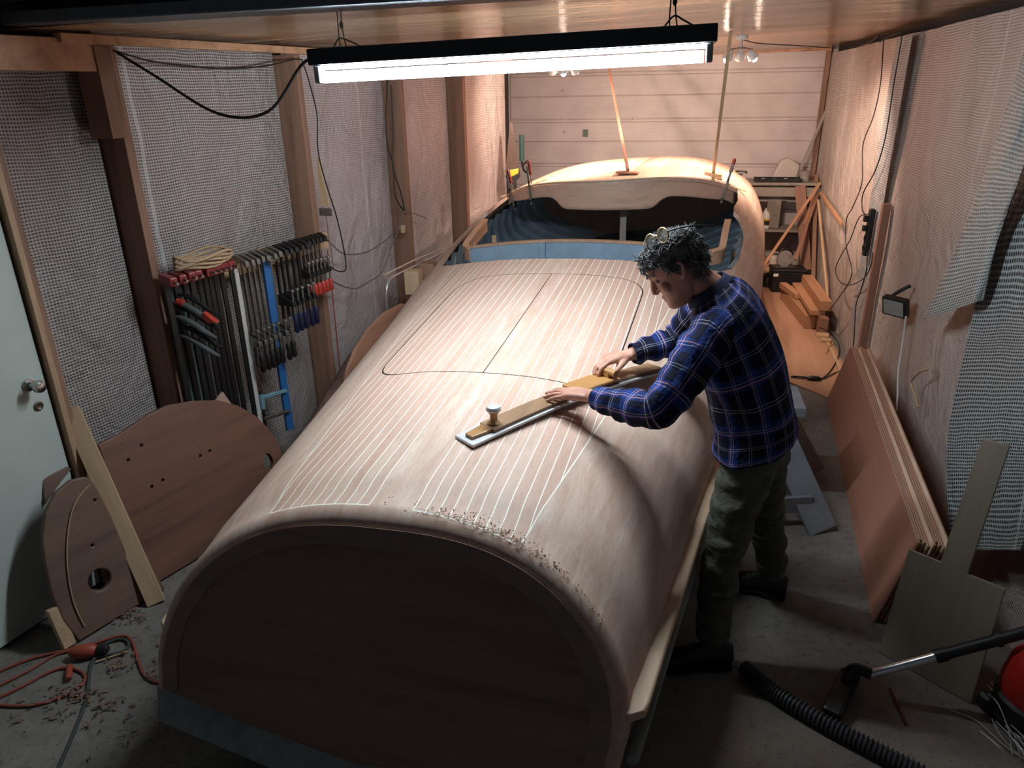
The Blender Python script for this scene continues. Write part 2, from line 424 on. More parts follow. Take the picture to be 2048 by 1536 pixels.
struct(plank('trim_11', lpt(2.345, 0, .03), lpt(2.345, 2.2, .03), LO, .05, .025, wood('door_lining', (186, 150, 118), 2)))
# ================================================================ LAMPS
def emis(name, rgb, e):
    mm = bpy.data.materials.new(name); mm.use_nodes = True; nt = mm.node_tree; nt.nodes.clear()
    q = nt.nodes.new('ShaderNodeEmission'); oo = nt.nodes.new('ShaderNodeOutputMaterial'); q.inputs[0].default_value = tuple(rgb)+(1,); q.inputs[1].default_value = e
    nt.links.new(q.outputs[0], oo.inputs[0]); return mm
M_BLK = plain('black_metal', (26, 30, 34), .4, .2); M_WHITE = plain('white_enamel', (230, 230, 228), .4)
A, B_ = V((-1.31, 2.7, 2.205)), V((.12, 2.7, 2.245))
fx = empty('fluorescent_lamp', M=frameM((A+B_)/2, B_-A, (0, 1, 0))); tag(fx, 'long black fluorescent batten lamp with one glowing tube, hung on wires', 'lamp')
L = (B_-A).length
MB().box((0, .03, .012), (L, .14, .055)).build('housing', M_BLK, fx, bevel=.004)
MB().prism([(-L/2+.02, -.03, -.018), (-L/2+.02, .1, -.018), (-L/2+.02, .075, -.03), (-L/2+.02, -.01, -.03)], (L-.04, 0, 0)).build('reflector', plain('dark_reflector', (58, 66, 76), .5), fx)
tb = MB().tube([(-L/2+.035, .0, -.056), (L/2-.04, 0, -.056)], .019, 20).build('glowing_tube', emis('tube_glow', (.80, .93, 1.0), TUBE_E), fx, smooth=50)
for s_ in (-1, 1): 
    MB().box((s_*(L/2-.022), 0, -.045), (.022, .05, .06)).build('lamp_holder', plain('grey_plastic', (120, 120, 118), .5), fx, bevel=.004)
M_WIRE = plain('pale_cord', (200, 194, 176), .6)
for xo, nm, lb, cl in ((-.60, 'suspension_cord', 'pale twine loop holding the left end of the fluorescent lamp', M_WIRE), (.575, 'suspension_cord', 'dark knotted wire holding the right end of the fluorescent lamp', plain('green_wire', (40, 60, 50), .5))):
    p = fx.matrix_basis @ V((xo, .03, .04)); b = MB()
    b.tube(spline([p+V((-.012, 0, 0)), p+V((-.014, 0, .06)), p+V((-.004, 0, .3)), p+V((0, 0, .735))]), .0025, 6); b.tube(spline([p+V((.012, 0, 0)), p+V((.002, 0, .08)), p+V((.006, 0, .3)), p+V((.004, 0, .735))]), .0025, 6)
    b.tube(spline([p+V((-.03, -.02, -.001)), p+V((0, -.03, .03)), p+V((.03, 0, .02)), p+V((.07, .02, 0))]), .003, 6); b.ball(p+V((0, 0, .075)), (.008, .008, .014), 8, 6)
    tag(b.build(nm, cl, smooth=60), lb, 'cord')
def spots(pos, rz, aims, label, n=3):
    r = empty('ceiling_spotlight', pos, rz); tag(r, label, 'lamp')
    MB().lathe((0, 0, 0), [(.045, .10), (.045, .13), (.02, .135)], 18).build('mount', M_WHITE, r, smooth=40)
    MB().tube([(0, 0, .12), (0, 0, .05)], .008, 8).build('stem', M_CHR, r, smooth=50)
    mg = emis('halogen_glow_'+str(round(pos[1], 1)), WARM, 70)
    for k in range(n):
        x = (k-(n-1)/2)*.085; d = (V(aims[k])-V(pos)).normalized(); d = Matrix.Rotation(-rz, 3, 'Z') @ d
        Mx = d.to_track_quat('Z', 'Y').to_matrix()
        MB().tube([(0, 0, .05), (x, 0, .035), (x*1.02, 0, .01)], .006, 8).build('arm', M_CHR, r, smooth=50)
        c = V((x, 0, 0)); 
        MB().lathe(c, [(.016, -.035), (.03, -.01), (.04, .028), (.038, .028), (.028, -.006), (.01, -.012)], 18, Mx).build('lamp_shade', M_WHITE, r, smooth=40)
        MB().ball(c+d*.036, .021, 14, 10).build('bulb', mg, r, smooth=180)
        ld = bpy.data.lights.new('spot_light', 'SPOT'); ld.energy = SPOT_W; ld.color = WARM; ld.spot_size = math.radians(100); ld.spot_blend = .7; ld.shadow_soft_size = .03
        lo = bpy.data.objects.new('spot_light', ld); COL.objects.link(lo); lo.parent = r; lo.location = c+d*.062; lo.rotation_euler = (-d).to_track_quat('Z', 'Y').to_euler()
spots((.44, 6.0, 2.30), .25, [(.0, 6.2, 1.2), (.5, 8.6, .9), (1.5, 6.6, .9)], 'small white three-spot ceiling lamp with warm bulbs near the right wall')
spots((-.86, 6.05, 2.235), 0, [(-1.2, 8.8, 1.4), (-.8, 6.4, 1.0), (-.1, 7.3, 1.3)], 'three-spot warm ceiling lamp half hidden behind the glowing tube')
# ================================================================ BOAT (own axes: X across, Y towards the bow, Z up)
PHI = math.radians(4.6)
BT = V((math.sin(PHI), math.cos(PHI), 0)); BN = V((math.cos(PHI), -math.sin(PHI), 0)); BO = V((-.905, 0, 0))
boat = empty('wooden_boat', BO, -PHI)
tag(boat, 'unfinished varnish-free wooden runabout with pale striped deck, filling the middle of the workshop', 'boat')
def bB(s): return smooth_i(s, (1.5, 2.5, 3.5, 4.5, 5.5, 6.5, 7.3, 7.9, 8.4, 8.65), (.75, .87, 1.0, 1.14, 1.21, 1.23, 1.20, 1.05, .72, .28))
def bZC(s): return smooth_i(s, (1.5, 1.76, 2.66, 3.84, 4.4, 5.6, 6.3, 7, 8, 8.65), (.932, .953, 1.041, 1.169, 1.23, 1.45, 1.495, 1.49, 1.40, 1.28))
def bZE(s): return smooth_i(s, (1.5, 3.5, 4.4, 5.5, 6.5, 8.65), (.43, .60, .66, .68, .78, .95))
def bP(s): return 2.4 if s < 1.7 else (2.4+(s-1.7)/2.3*.1 if s < 4 else (2.5+(s-4)/1.5*.4 if s < 5.5 else 2.9))
def bTI(s): return .035+.04*min(1, max(0, (s-3.5)/2.5))
def bCC(s): return smooth_i(s, (1.5, 3.6, 5.2, 8.65), (0, 0, -.045, -.03))
def bZD(s, w_):
    u = min(abs(w_-bCC(s))/bB(s), 1); return bZE(s)+(bZC(s)-bZE(s))*(1-u**bP(s))**.476+bTI(s)*w_
def chine(s): return .345+.03*(s-1.5)
S_END = 8.64
def section(s, t, off=0.0):
    """point of the outer skin; t -1..1 from left chine over the deck to right chine"""
    B = bB(s)-off; zc = bZC(s)-off; ze = bZE(s); a = abs(t); sg = 1 if t >= 0 else -1
    if a <= .8:
        th = a/.8*PI/2; u = math.sin(th)**(2/bP(s)); ww = B*u; z = ze+(zc-ze)*max(0, math.cos(th))**(.952)
    else:
        k = (a-.8)/.2; ww = B*(1-.02*k-.25*k*max(0, s-5.5)/3.1); z = ze+(chine(s)-ze)*k
    x = bCC(s)+sg*ww
    return x, z+bTI(s)*x
def tr_s(z): return 1.5+.45*(z-.4)
def shell(u, v, off=0.0, r=.045):
    t = u*2-1
    # first rows roll over the transom edge
    if v < .04:
        k = v/.04; a = k*PI/2; ins = (1-math.sin(a))*r; fw = (1-math.cos(a))*r
        x, z = section(1.62, t, off); cx, czz = 0, .5
        d = V((x-cx, z-czz)); d = d*(1-ins/max(d.length, .2)); x, z = cx+d.x, czz+d.y
        if abs(t) > .8: z = z
        return V((x, tr_s(z)+fw, z))
    k = (v-.04)/.96
    s0 = tr_s(section(1.62, t)[1])+r
    s = s0+(S_END-s0)*k
    x, z = section(s, t, off)
    if k < .02:
        x1, z1 = section(1.62, t, off); q = k/.02; q = q*q*(3-2*q); x = x1+(x-x1)*q; z = z1+(z-z1)*q
    return V((x, s, z))
def vmap(v):  # denser rows at the transom
    return v*.04/.1 if v < .1 else .04+(v-.1)/.9*.96
NU, NV = 120, 150
# ---- deck timber
def deck_mat(name, planks=True):
    t = NT(name); o_ = t.coord(); X, Y, Z = t.sep(o_)
    ax = t.M('ABSOLUTE', X)
    base = s2l((212, 182, 164)); pink = s2l((206, 164, 146)); pale = s2l((224, 202, 187))
    gr = t.noise(t.map(o_, (1, .06, 1)), 26, 6, .62, .5); fine = t.noise(t.map(o_, (1, .10, 1)), 170, 3, .7)
    big = t.noise(t.map(o_, (1, .5, 1)), 2.4, 3)
    d = t.M('SUBTRACT', Y, 1.74)
    cov = t.M('ADD', t.M('ADD', .41, t.M('MULTIPLY', d, .155)), t.M('MULTIPLY', t.M('MULTIPLY', d, d), -.0145))
    ins = t.M('LESS_THAN', ax, cov)
    k = t.M('DIVIDE', t.M('SUBTRACT', ax, .073), .0385); idx = t.M('FLOOR', k)
    idx2 = t.M('ADD', t.M('MULTIPLY', idx, 1.0), t.M('MULTIPLY', t.M('SIGN', X), 31.0))
    rnd = t.wn(idx2)
    col = t.mix(rnd, pink, pale); col = t.mix(.45, col, base)
    col = t.mix(t.M('MULTIPLY', ins, t.M('GREATER_THAN', ax, .073)), t.mix(t.mr(gr, .3, .7), pale, base), col)
    col = t.mix(t.mr(gr, .35, .72, 0, .5), col, s2l((168, 128, 106)))
    col = t.mix(t.mr(fine, .45, .75, 0, .35), col, s2l((150, 112, 92)))
    col = t.mix(t.mr(big, .35, .7, 0, .35), col, pink)
    if planks:
        stern = t.M('SUBTRACT', 1.775, t.M('MULTIPLY', t.M('MULTIPLY', X, X), .17)); fwd = t.M('GREATER_THAN', Y, stern); bnd = t.M('LESS_THAN', Y, 5.3)
        fr = t.M('MULTIPLY', t.M('ABSOLUTE', t.M('SUBTRACT', k, t.M('ROUND', k))), .0385)
        l1 = t.M('MULTIPLY', t.M('LESS_THAN', fr, .0016), t.M('MULTIPLY', ins, t.M('GREATER_THAN', ax, .068)))
        l2 = t.M('LESS_THAN', t.M('ABSOLUTE', t.M('SUBTRACT', ax, cov)), .0019)
        l3 = t.M('MULTIPLY', t.M('LESS_THAN', t.M('ABSOLUTE', t.M('SUBTRACT', Y, stern)), .0022), t.M('MULTIPLY', ins, t.M('GREATER_THAN', ax, .073)))
        ln = t.M('MAXIMUM', t.M('MULTIPLY', t.M('MULTIPLY', t.M('MAXIMUM', l1, l2), fwd), bnd), l3)
        col = t.mix(ln, col, s2l((250, 246, 234)))
    t.base(col); t.set(.55, spec=.35); t.bump(fine, .06, .001); MATS[name] = t.m; return t.m
M_DECK = deck_mat('deck_planking')
sh = MB().grid(lambda u, v: shell(u, vmap(v)), NU, NV)
sh.f.append(tuple((NV*(NU+1)+i) for i in range(NU+1)))       # blunt stem closes the bow
deck = sh.build('deck_shell', M_DECK, None)
sm = deck.modifiers.new('s', 'SOLIDIFY'); sm.thickness = .026; sm.offset = -1
bpy.context.view_layer.update(); applied(deck)
def cutter(poly, z0=.3, z1=2.2):
    b = MB().prism([(x, y, z0) for x, y in poly], (0, 0, z1-z0)); o = b.build('cut', None); return o
def boolean(o, c, op):
    mm = o.modifiers.new('b', 'BOOLEAN'); mm.operation = op; mm.object = c; mm.solver = 'EXACT'
    bpy.context.view_layer.update(); applied(o)
def rounded(ptsr, n=6):
    """polygon with rounded corners: (x, y, r)"""
    out = []; N = len(ptsr)
    for i in range(N):
        p = V(ptsr[i][:2]); r = ptsr[i][2]; a = V(ptsr[i-1][:2]); c = V(ptsr[(i+1) % N][:2])
        if r <= 0: out.append((p.x, p.y)); continue
        da = (a-p).normalized(); dc = (c-p).normalized()
        p0 = p+da*r; p1 = p+dc*r
        for k in range(n+1):
            q = k/n; out.append(tuple(p0*(1-q)**2+p*2*q*(1-q)+p1*q*q))
    return out
half = [(0, 4.10), (.25, 4.108), (.46, 4.14), (.62, 4.20), (.76, 4.29), (.86, 4.40), (.925, 4.56), (.96, 4.78), (.98, 5.05), (.985, 5.25), (.975, 5.38), (.94, 5.47), (.905, 5.49)]
arc_s = lambda x: 5.64+.62*abs(x)**2
front = [(x, arc_s(x)) for x in (.92, .85, .72, .58, .44, .3, .15, 0)]
hp = half+[(.905, 5.6), (.93, 5.85)]+front
def shiftc(x, y): return (x+(.012 if x > .3 else 0), y)
op = [shiftc(x, y) for x, y in hp[:-1]]+[shiftc(0, arc_s(0))]+[shiftc(-x, y) for x, y in reversed(hp[1:-1])]
def hatch_poly(g, side=0):
    P = [(-.505+g, 2.655+g, .16), (.505-g, 2.655+g, .10), (.512-g, 3.845-g, .16), (-.515+g, 3.845-g, .2)]
    P = rounded(P, 8)
    return P
c1 = cutter(op); c2 = cutter(hatch_poly(0))
hatchsrc = deck.copy(); hatchsrc.data = deck.data.copy(); COL.objects.link(hatchsrc)
boolean(deck, c1, 'DIFFERENCE'); boolean(deck, c2, 'DIFFERENCE')
deck.data.shade_smooth(); deck.data.set_sharp_from_angle(angle=math.radians(40)); deck.parent = boat; deck.name = 'deck_shell'
for i, sg in enumerate((-1, 1)):
    hp_ = [p for p in hatch_poly(.0055)]
    # clip to one half
    q = []
    for j in range(len(hp_)):
        a, b_ = hp_[j-1], hp_[j]
        ia, ib = sg*a[0] > .0022, sg*b_[0] > .0022
        if ia != ib:
            f = (sg*.0022-a[0])/(b_[0]-a[0]); q.append((sg*.0022, a[1]+f*(b_[1]-a[1])))
        if ib: q.append(b_)
    h = hatchsrc.copy(); h.data = hatchsrc.data.copy(); COL.objects.link(h); cc = cutter(q); boolean(h, cc, 'INTERSECT')
    h.name = 'engine_hatch'; h.data.shade_smooth(); h.data.set_sharp_from_angle(angle=math.radians(40)); h.parent = boat
    bpy.data.objects.remove(cc)
for x in (hatchsrc, c1, c2): bpy.data.objects.remove(x)
# added black strip standing in for the shade inside the hatch gap
M_GAPSHADE = plain('gap_shade_black', (16, 14, 14), .8)
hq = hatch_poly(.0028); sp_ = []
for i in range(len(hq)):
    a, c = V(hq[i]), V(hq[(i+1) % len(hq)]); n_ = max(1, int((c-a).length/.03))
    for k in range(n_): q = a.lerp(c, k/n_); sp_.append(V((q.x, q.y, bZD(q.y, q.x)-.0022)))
sp_.append(sp_[0]); MB().tube(sp_, .0028, 6).build('hatch_gap_shade', M_GAPSHADE, boat)
MB().tube([V((0, 2.66+1.18*k/40, bZD(2.66+1.18*k/40, 0)-.0020)) for k in range(41)], .0022, 6).build('hatch_gap_shade', M_GAPSHADE, boat)
# ---- transom face
M_TRAN = wood('transom_timber', (148, 116, 98), 0, 16, .16, .6)
b = MB(); pts = [shell(i/NU, 0) for i in range(NU+1)]
def tfn(u, v):
    x0 = pts[0].x+(pts[-1].x-pts[0].x)*u
    i = 0; # outline height at this x
    zt = None
    for j in range(NU):
        a, c = pts[j], pts[j+1]
        if (a.x-x0)*(c.x-x0) <= 0 and abs(c.x-a.x) > 1e-6:
            f = (x0-a.x)/(c.x-a.x); zz = a.z+(c.z-a.z)*f
            zt = zz if zt is None else max(zt, zz)
    if zt is None: zt = pts[0].z if u < .5 else pts[-1].z
    zb = chine(1.5)+.035*x0; z = zb+(zt-zb)*v
    return V((x0, tr_s(z)-.0, z))
poly = [(p.x, p.y-.0005, p.z) for p in pts]+[(.36, tr_s(.31), .31), (0, tr_s(.258), .258), (-.36, tr_s(.29), .29)]
MB().prism(poly, (0, .02, 0)).build('transom', M_TRAN, boat)
b = MB(); fr = []
for p in pts:
    d = V((p.x, p.z-.42)); L_ = d.length; q = d*(1-.055/L_); fr.append((V((p.x, p.y-.003, p.z)), V((q.x, tr_s(.42+q.y)-.003, .42+q.y))))
for a, c in fr: b.v += [a, c]
for i in range(len(fr)-1): b.f.append((2*i, 2*i+1, 2*i+3, 2*i+2))
o = b.build('transom_frame', wood('frame_band', (156, 128, 112), 0, 20, .16), boat); sm = o.modifiers.new('s', 'SOLIDIFY'); sm.thickness = .006; sm.offset = 0
# rounded frame line
# ---- hull bottom (grey primer)
t = NT('grey_primer'); o_ = t.coord(); n = t.noise(t.map(o_, (1, .4, 1)), 9, 6, .65); c = t.ramp(n, [(.3, s2l((112, 122, 124))), (.6, s2l((150, 158, 156))), (.8, s2l((98, 108, 112)))]); t.base(c); t.set(.6); M_PRIM = t.m
def hull(u, v):
    s = 1.487+(S_END-1.487)*v; t_ = u*2-1; a = abs(t_); sg = 1 if t_ >= 0 else -1
    xc = (section(max(s, 1.62), 1)[0]-bCC(s))*1.0; zc = chine(s); g = max(0, s-6)/2.6
    if a > .72: k = (1-a)/.28; x = xc-.015*k; z = zc+.004-.10*k*(1-g)-.02*k*g
    else: k = a/.72; x = (xc-.015)*k; z = zc-.10*(1-g)-.02*g-.10*(1-k)*(1-g*.5)
    x = bCC(s)+sg*x; return V((x, s+.45*(z-.345)*(1-v), z+bTI(s)*x))
hb = MB().grid(hull, 56, 60); hb.f.append(tuple(range(57))); hb.f.append(tuple(60*57+i for i in range(57)))
hb.build('hull_bottom', M_PRIM, boat, smooth=35)
for sg in (-1, 1):
    P = []
    for i in range(41):
        s = 1.56+3.7*i/40; x = bCC(s)+sg*(bB(s)+.022); P.append((x, s, chine(s)+.012+bTI(s)*x))
    MB().tube(P, .022, 8, sq=.7).build('chine_rail', M_PRIM, boat, smooth=60)
# ---- rubbing strakes
M_PALEB = wood('strake_timber', (224, 190, 160), 1, 14, .12)
for sg in (-1, 1):
    b = MB(); N = 110
    def sp(i):
        s = 1.575+(4.75-1.575)*(i/N); e = min(1, i/1.5, (N-i)/30); return s, bCC(s)+sg*(bB(max(s, 1.6))-.02), .052*math.sqrt(max(0.03, 1-(1-e)**2))
    k0 = len(b.v)
    for i in range(N+1):
        s, x, wd = sp(i); z = .475+.035*(s-1.6)+bTI(s)*x
        for dx, dz_ in ((0, .032), (wd+.01, .026), (wd+.012, 0), (0, -.006)): b.v.append(V((x+sg*dx, s, z+dz_)))
    for i in range(N):
        for j in range(4):
            a = i*4+j; c = i*4+(j+1) % 4; b.f.append((a, c, c+4, a+4))
    b.f.append((0, 1, 2, 3)); b.f.append((N*4, N*4+1, N*4+2, N*4+3))
    b.build('rubbing_strake', M_PALEB, boat, smooth=30, bevel=.006)
# ---- dash panel under the foredeck edge
M_VEN = wood('dash_veneer', (216, 178, 156), 0, 18, .12)
def dbot(x):
    a = abs(x); base = smooth_i(a, (0, .30, .34, .41, .46, .8, .88, .93), (1.235, 1.235, 1.24, 1.295, 1.315, 1.255, 1.235, 1.20))
    return base+.03*x
def dash(u, v):
    x = -.955+1.875*u-.0; x2 = x+.0175; s = arc_s(x2)+.004; zt = bZD(s, x)-.012; zb = min(dbot(x2), zt-.03); return V((x, s, zb+(zt-zb)*v))
d_ = MB().grid(dash, 90, 8).build('dashboard', M_VEN, None, smooth=180); sm = d_.modifiers.new('s', 'SOLIDIFY'); sm.thickness = .018; sm.offset = 1; d_.parent = boat
# thin edge moulding along the dash top
MB().tube([V((x, arc_s(x+.0175)-.004, bZD(arc_s(x+.0175), x)+.001)) for x in [-.94+1.84*i/60 for i in range(61)]], .0075, 8).build('deck_edge_moulding', wood('edge_timber', (232, 200, 172), 0, 12, .1), boat, smooth=60)
# ---- cockpit coaming
M_BLUE = plain('blue_grey_paint', (138, 160, 180), .55, var=.1, scale=9); M_BLUELIT = plain('blue_paint_lightened', (172, 188, 202), .6, var=.12, scale=7)  # second one: same blue paint, lightened to brighten the shaded hull inside
M_COAM = wood('coaming_timber', (198, 156, 128), 1, 14, .16)
side_ = [(.885, 5.46, 1.20), (.875, 5.2, 1.165), (.87, 5.02, 1.125), (.86, 4.93, 1.105), (.80, 4.865, 1.098)]
rear_ = [(.80, 4.865, 1.098), (.6, 4.88, 1.115), (.3, 4.915, 1.13), (0, 4.925, 1.135), (-.3, 4.915, 1.13), (-.6, 4.88, 1.112), (-.83, 4.865, 1.085)]
def ztl(p): return V(p)+V((0, 0, .03*p[0]*.6))
def ribbon(path, h, th, mat, name, capw=0, capmat=None):
    P = [ztl(p) for p in spline(path, 8)]; b = MB(); N = len(P)
    for i, p in enumerate(P):
        d = (P[min(i+1, N-1)]-P[max(i-1, 0)]); nrm = V((d.y, -d.x, 0)).normalized()*th/2
        for q, zz in ((-1, 0), (1, 0), (1, -h), (-1, -h)): b.v.append(p+nrm*q+V((0, 0, zz)))
    for i in range(N-1):
        for j in range(4): a = i*4+j; c = i*4+(j+1) % 4; b.f.append((a, c, c+4, a+4))
    b.f.append((0, 1, 2, 3)); e = (N-1)*4; b.f.append((e, e+1, e+2, e+3))
    return b.build(name, mat, boat, smooth=30)
ribbon(rear_, .20, .022, M_BLUE, 'coaming_panel')
ribbon([(x, y, z+.014) for x, y, z in rear_], .016, .036, M_COAM, 'coaming_cap')
for sg in (1, -1):
    P = [(sg*x-(.03 if sg < 0 else 0), y, z-(.02 if sg < 0 else 0)) for x, y, z in side_]
    ribbon(P, .085, .03, M_COAM, 'side_coaming')
    ribbon([(x, y, z+.01) for x, y, z in P], .012, .044, wood('cap_timber', (220, 180, 150), 1, 14, .12), 'coaming_cap')
for x in (-.32, .36):
    MB().box((x, 4.905, .97), (.05, .05, .30)).build('coaming_bracket', M_BLUE, boat, bevel=.004)
# ---- inside of the hull: lapped blue planking
NSTR = 20
def inner(u, v):
    j = int(round(v*(2*NSTR-1))); ph = j//2+(0.0 if j % 2 == 0 else .995); t_ = (u*2-1)*.97; a = abs(t_); sg = 1 if t_ >= 0 else -1
    s = 4.4
    for _ in range(6):
        sc = min(8.3, max(4.06, s)); B = bB(sc)-.05
        if a > .35: k = (a-.35)/.65; x, z = section(sc, 1-.52*k, .035); x -= bCC(sc); z -= bTI(sc)*(x+bCC(sc)); x = min(x, B) if k < .3 else x; x *= .8+.2*min(1, k*5)
        else: k = a/.35; x = B*.80*k; z = chine(sc)-.1+.08*k
        s = 3.1+ph*.225+(1.2-z)*1.3*min(1, a*3)
    s = min(8.3, max(4.06, s)); x -= .042*(1-(ph-math.floor(ph)))*min(1, a*3)
    x = bCC(s)+sg*x; return V((x, s, z+bTI(s)*x))
MB().grid(inner, 90, 2*NSTR-1).build('inner_planking', M_BLUELIT, boat, smooth=20)
MB().box((0, 4.14, .76), (1.2, .02, .50)).build('bulkhead', M_BLUELIT, boat)
MB().prism([(-.62, 4.2, .43), (.62, 4.2, .43), (.72, 7.8, .5), (-.72, 7.8, .5)], (0, 0, .02)).build('cockpit_floor', plain('dark_floor', (48, 52, 58), .7), boat)
# carlins and frames seen beside the coaming, centre post
MB().bar((.075, 6.0, .5), (.075, 6.0, 1.33), .05, .035, (1, 0, 0)).build('mast_post', plain('grey_timber', (158, 148, 140), .6), boat, bevel=.002)
for k, (x, y) in enumerate(((-.86, 5.05), (-.80, 5.35), (-.70, 4.96))):
    MB().bar((x, y, .62), (x-.03, y+.05, 1.06), .03, .02, (1, 0, 0)).build('frame_rib', M_PALE, boat)
MB().tube(spline([(.80, 4.55, .86), (.90, 4.68, .98), (.93, 4.85, 1.06), (.935, 5.0, 1.1)]), .008, 8).build('cable_loop', plain('black_rubber', (22, 22, 24), .5), boat, smooth=60)
# ---- cradle under the hull
M_CRAD = plain('cradle_timber', (96, 84, 72), .8)
for s in (2.3, 4.3, 6.4):
    kz = hull(.5, (s-1.475)/(S_END-1.475)).z
    p = BO+BT*s
    cr = empty('boat_cradle', (p.x, p.y, 0), -PHI); tag(cr, {2.3: 'rough timber block carrying the stern of the boat', 4.3: 'rough timber block under the middle of the boat', 6.4: 'rough timber block under the bow of the boat'}[s], 'support block')
    MB().box((0, 0, (kz-.004)/2), (.30, .18, kz-.012)).build('block', M_CRAD, cr, bevel=.004); MB().box((0, 0, .03), (.9, .12, .06)).build('base_beam', M_CRAD, cr, bevel=.004)

rr = random.Random(12); b = MB()
for _ in range(520):
    x = min(.66, max(-.5, rr.gauss(.36, .15))); s = 1.742+rr.gauss(0, .022)-.12*x*x-max(0, abs(x)-.35)*.12
    u_ = .5; z = None
    k = min(1, abs(x)/.764); zz = .43+(.945-.43)*(1-k**2.4)**.476+.035*x
    q = V((x, tr_s(zz)+abs(rr.gauss(0, .030))+.004, 0)); q.z = min(zz, bZD(max(q.y, 1.7), x))+.001
    p = BO+BT*q.y+BN*q.x+V((0, 0, q.z)); r_ = .0008+.0014*rr.random()
    b.box(p, (r_*2, r_*1.4, r_), Matrix.Rotation(rr.random()*3, 3, 'Z'))
o = b.build('sawdust', plain('sawdust_mat', (160, 132, 108), .95, var=.3, scale=90)); tag(o, 'fine sawdust specks gathered along the rounded stern edge', 'sawdust', kind='stuff')
# ================================================================ LEFT SIDE
M_MAHO = wood('old_mahogany', (120, 82, 68), 0, 11, .24, .5); M_MAHO2 = wood('old_mahogany_dull', (116, 88, 74), 0, 11, .22, .55)
# the big old transoms leaning on the wall: own frame x along floor, y up the lean
b0 = at(153, 1282, z=0); b1 = at(389, 1137, z=0); dx_ = (b1-b0).normalized(); outw = V((-dx_.y, dx_.x, 0))
def holes_panel(name, M, outline, holes, th, mat, bev=.006):
    o = MB().prism([(x, y, 0) for x, y in outline], (0, 0, th)).build(name, mat, None)
    c = MB()
    for x, y, rx, ry in holes:
        c.prism([(x+rx*math.cos(2*PI*k/24), y+ry*math.sin(2*PI*k/24), -.1) for k in range(24)], (0, 0, th+.2))
    if holes:
        cu = c.build('cut', None); boolean(o, cu, 'DIFFERENCE'); bpy.data.objects.remove(cu)
    bv = o.modifiers.new('bevel', 'BEVEL'); bv.width = bev; bv.segments = 2; bv.limit_method = 'ANGLE'; bv.angle_limit = math.radians(50)
    o.matrix_basis = M; return o
tl = .26; upv = (V((0, 0, 1))+outw*tl).normalized()
Mp = frameM(b0+V((0, 0, .004)), dx_, upv); Mi = Mp.inverted()
def onp(px, py, M=Mp): 
    p = atp(px, py, M.translation, M.col[2].xyz); q = M.inverted() @ p; return (q.x, q.y)
front_out = [onp(*q) for q in ((153, 1282), (120, 1240), (98, 1190), (85, 1130), (78, 1080), (85, 1025), (105, 985), (135, 960), (165, 953), (180, 965), (195, 990), (215, 1030), (245, 1100), (262, 1130))]
front_out = [(x, max(y, 0)) for x, y in front_out]
xe = front_out[-1][0]; front_out += [(xe+.06, .12), (xe+.09, 0)]
hx, hy = onp(193, 1158)
pf = holes_panel('old_transom_panel', Mp, front_out, [(hx, hy, .047, .047)]+[(*onp(*q), .006, .006) for q in ((183, 1000), (178, 1090), (190, 1140))], .03, M_MAHO2)
tag(pf, 'old rounded mahogany panel end with a round hole, leaning at the front left', 'wooden panel')
Mb = frameM(b0+outw*.07+V((0, 0, .004)), dx_, upv)
back_px = [(262, 1130), (235, 1060), (215, 960), (190, 890), (240, 864), (290, 830), (330, 811), (380, 802), (430, 801), (470, 812), (505, 832), (535, 862), (552, 892), (560, 925), (545, 950)]
bo = [onp(*q, M=Mb) for q in back_px]
bo = [(bo[0][0], .0)]+bo[1:]+[(bo[-1][0]+.05, .12), (bo[-1][0]-.02, 0)]
hx, hy = onp(530, 923, M=Mb)
pb = holes_panel('old_transom_panel', Mb, bo, [(hx, hy, .03, .045)]+[(*onp(*q, M=Mb), .008, .008) for q in ((394, 912), (413, 902), (297, 973), (319, 960), (276, 891), (250, 920))], .03, M_MAHO)
tag(pb, 'large old red-brown mahogany panel with curved top and screw holes, leaning on the wall', 'wooden panel')
# rounded lip of the front panel and repairs
P = [Mp @ V((x, y, .036)) for x, y in [onp(*q) for q in ((160, 1250), (138, 1200), (126, 1130), (128, 1060), (142, 1005), (172, 968))]]
lp = MB().tube([Mi @ p for p in spline(P, 6)], .003, 6).build('inlay_line', M_PALE, pf, smooth=60)
rp = MB().box((-.035, .09, .012), (.05, .18, .03)).build('repair_piece', M_PALE, pf, bevel=.003)
o = MB().prism([(x, y, 0) for x, y in [onp(*q, M=Mb) for q in ((88, 958), (95, 1010), (130, 960), (148, 938), (140, 933))]], (0, 0, -.03)).build('wooden_bracket', M_MAHO2, None, bevel=.004)
o.matrix_basis = Mb @ Matrix.Translation((0, 0, -.02)); tag(o, 'small shaped mahogany offcut behind the rounded panel end', 'offcut')
o = MB().prism([(x, y, 0) for x, y in [onp(*q, M=Mb) for q in ((430, 815), (455, 782), (500, 845))]], (0, 0, -.02)).build('wooden_offcut', wood('dusty_wood', (170, 134, 118), 0), None, bevel=.003)
o.matrix_basis = Mb @ Matrix.Translation((0, 0, -.04)); tag(o, 'triangular wooden offcut sticking up behind the big mahogany panel', 'offcut')
a = at(313, 1206, z=.004); c = atp(138, 815, L0+LO*-.0, LO)
o = plank('leaning_batten', a, a+(c-a)*.995, V((.8, .6, 0)), .075, .028, M_PALE, bevel=.003); tag(o, 'pale new timber batten leaning in front of the old mahogany panels', 'batten')
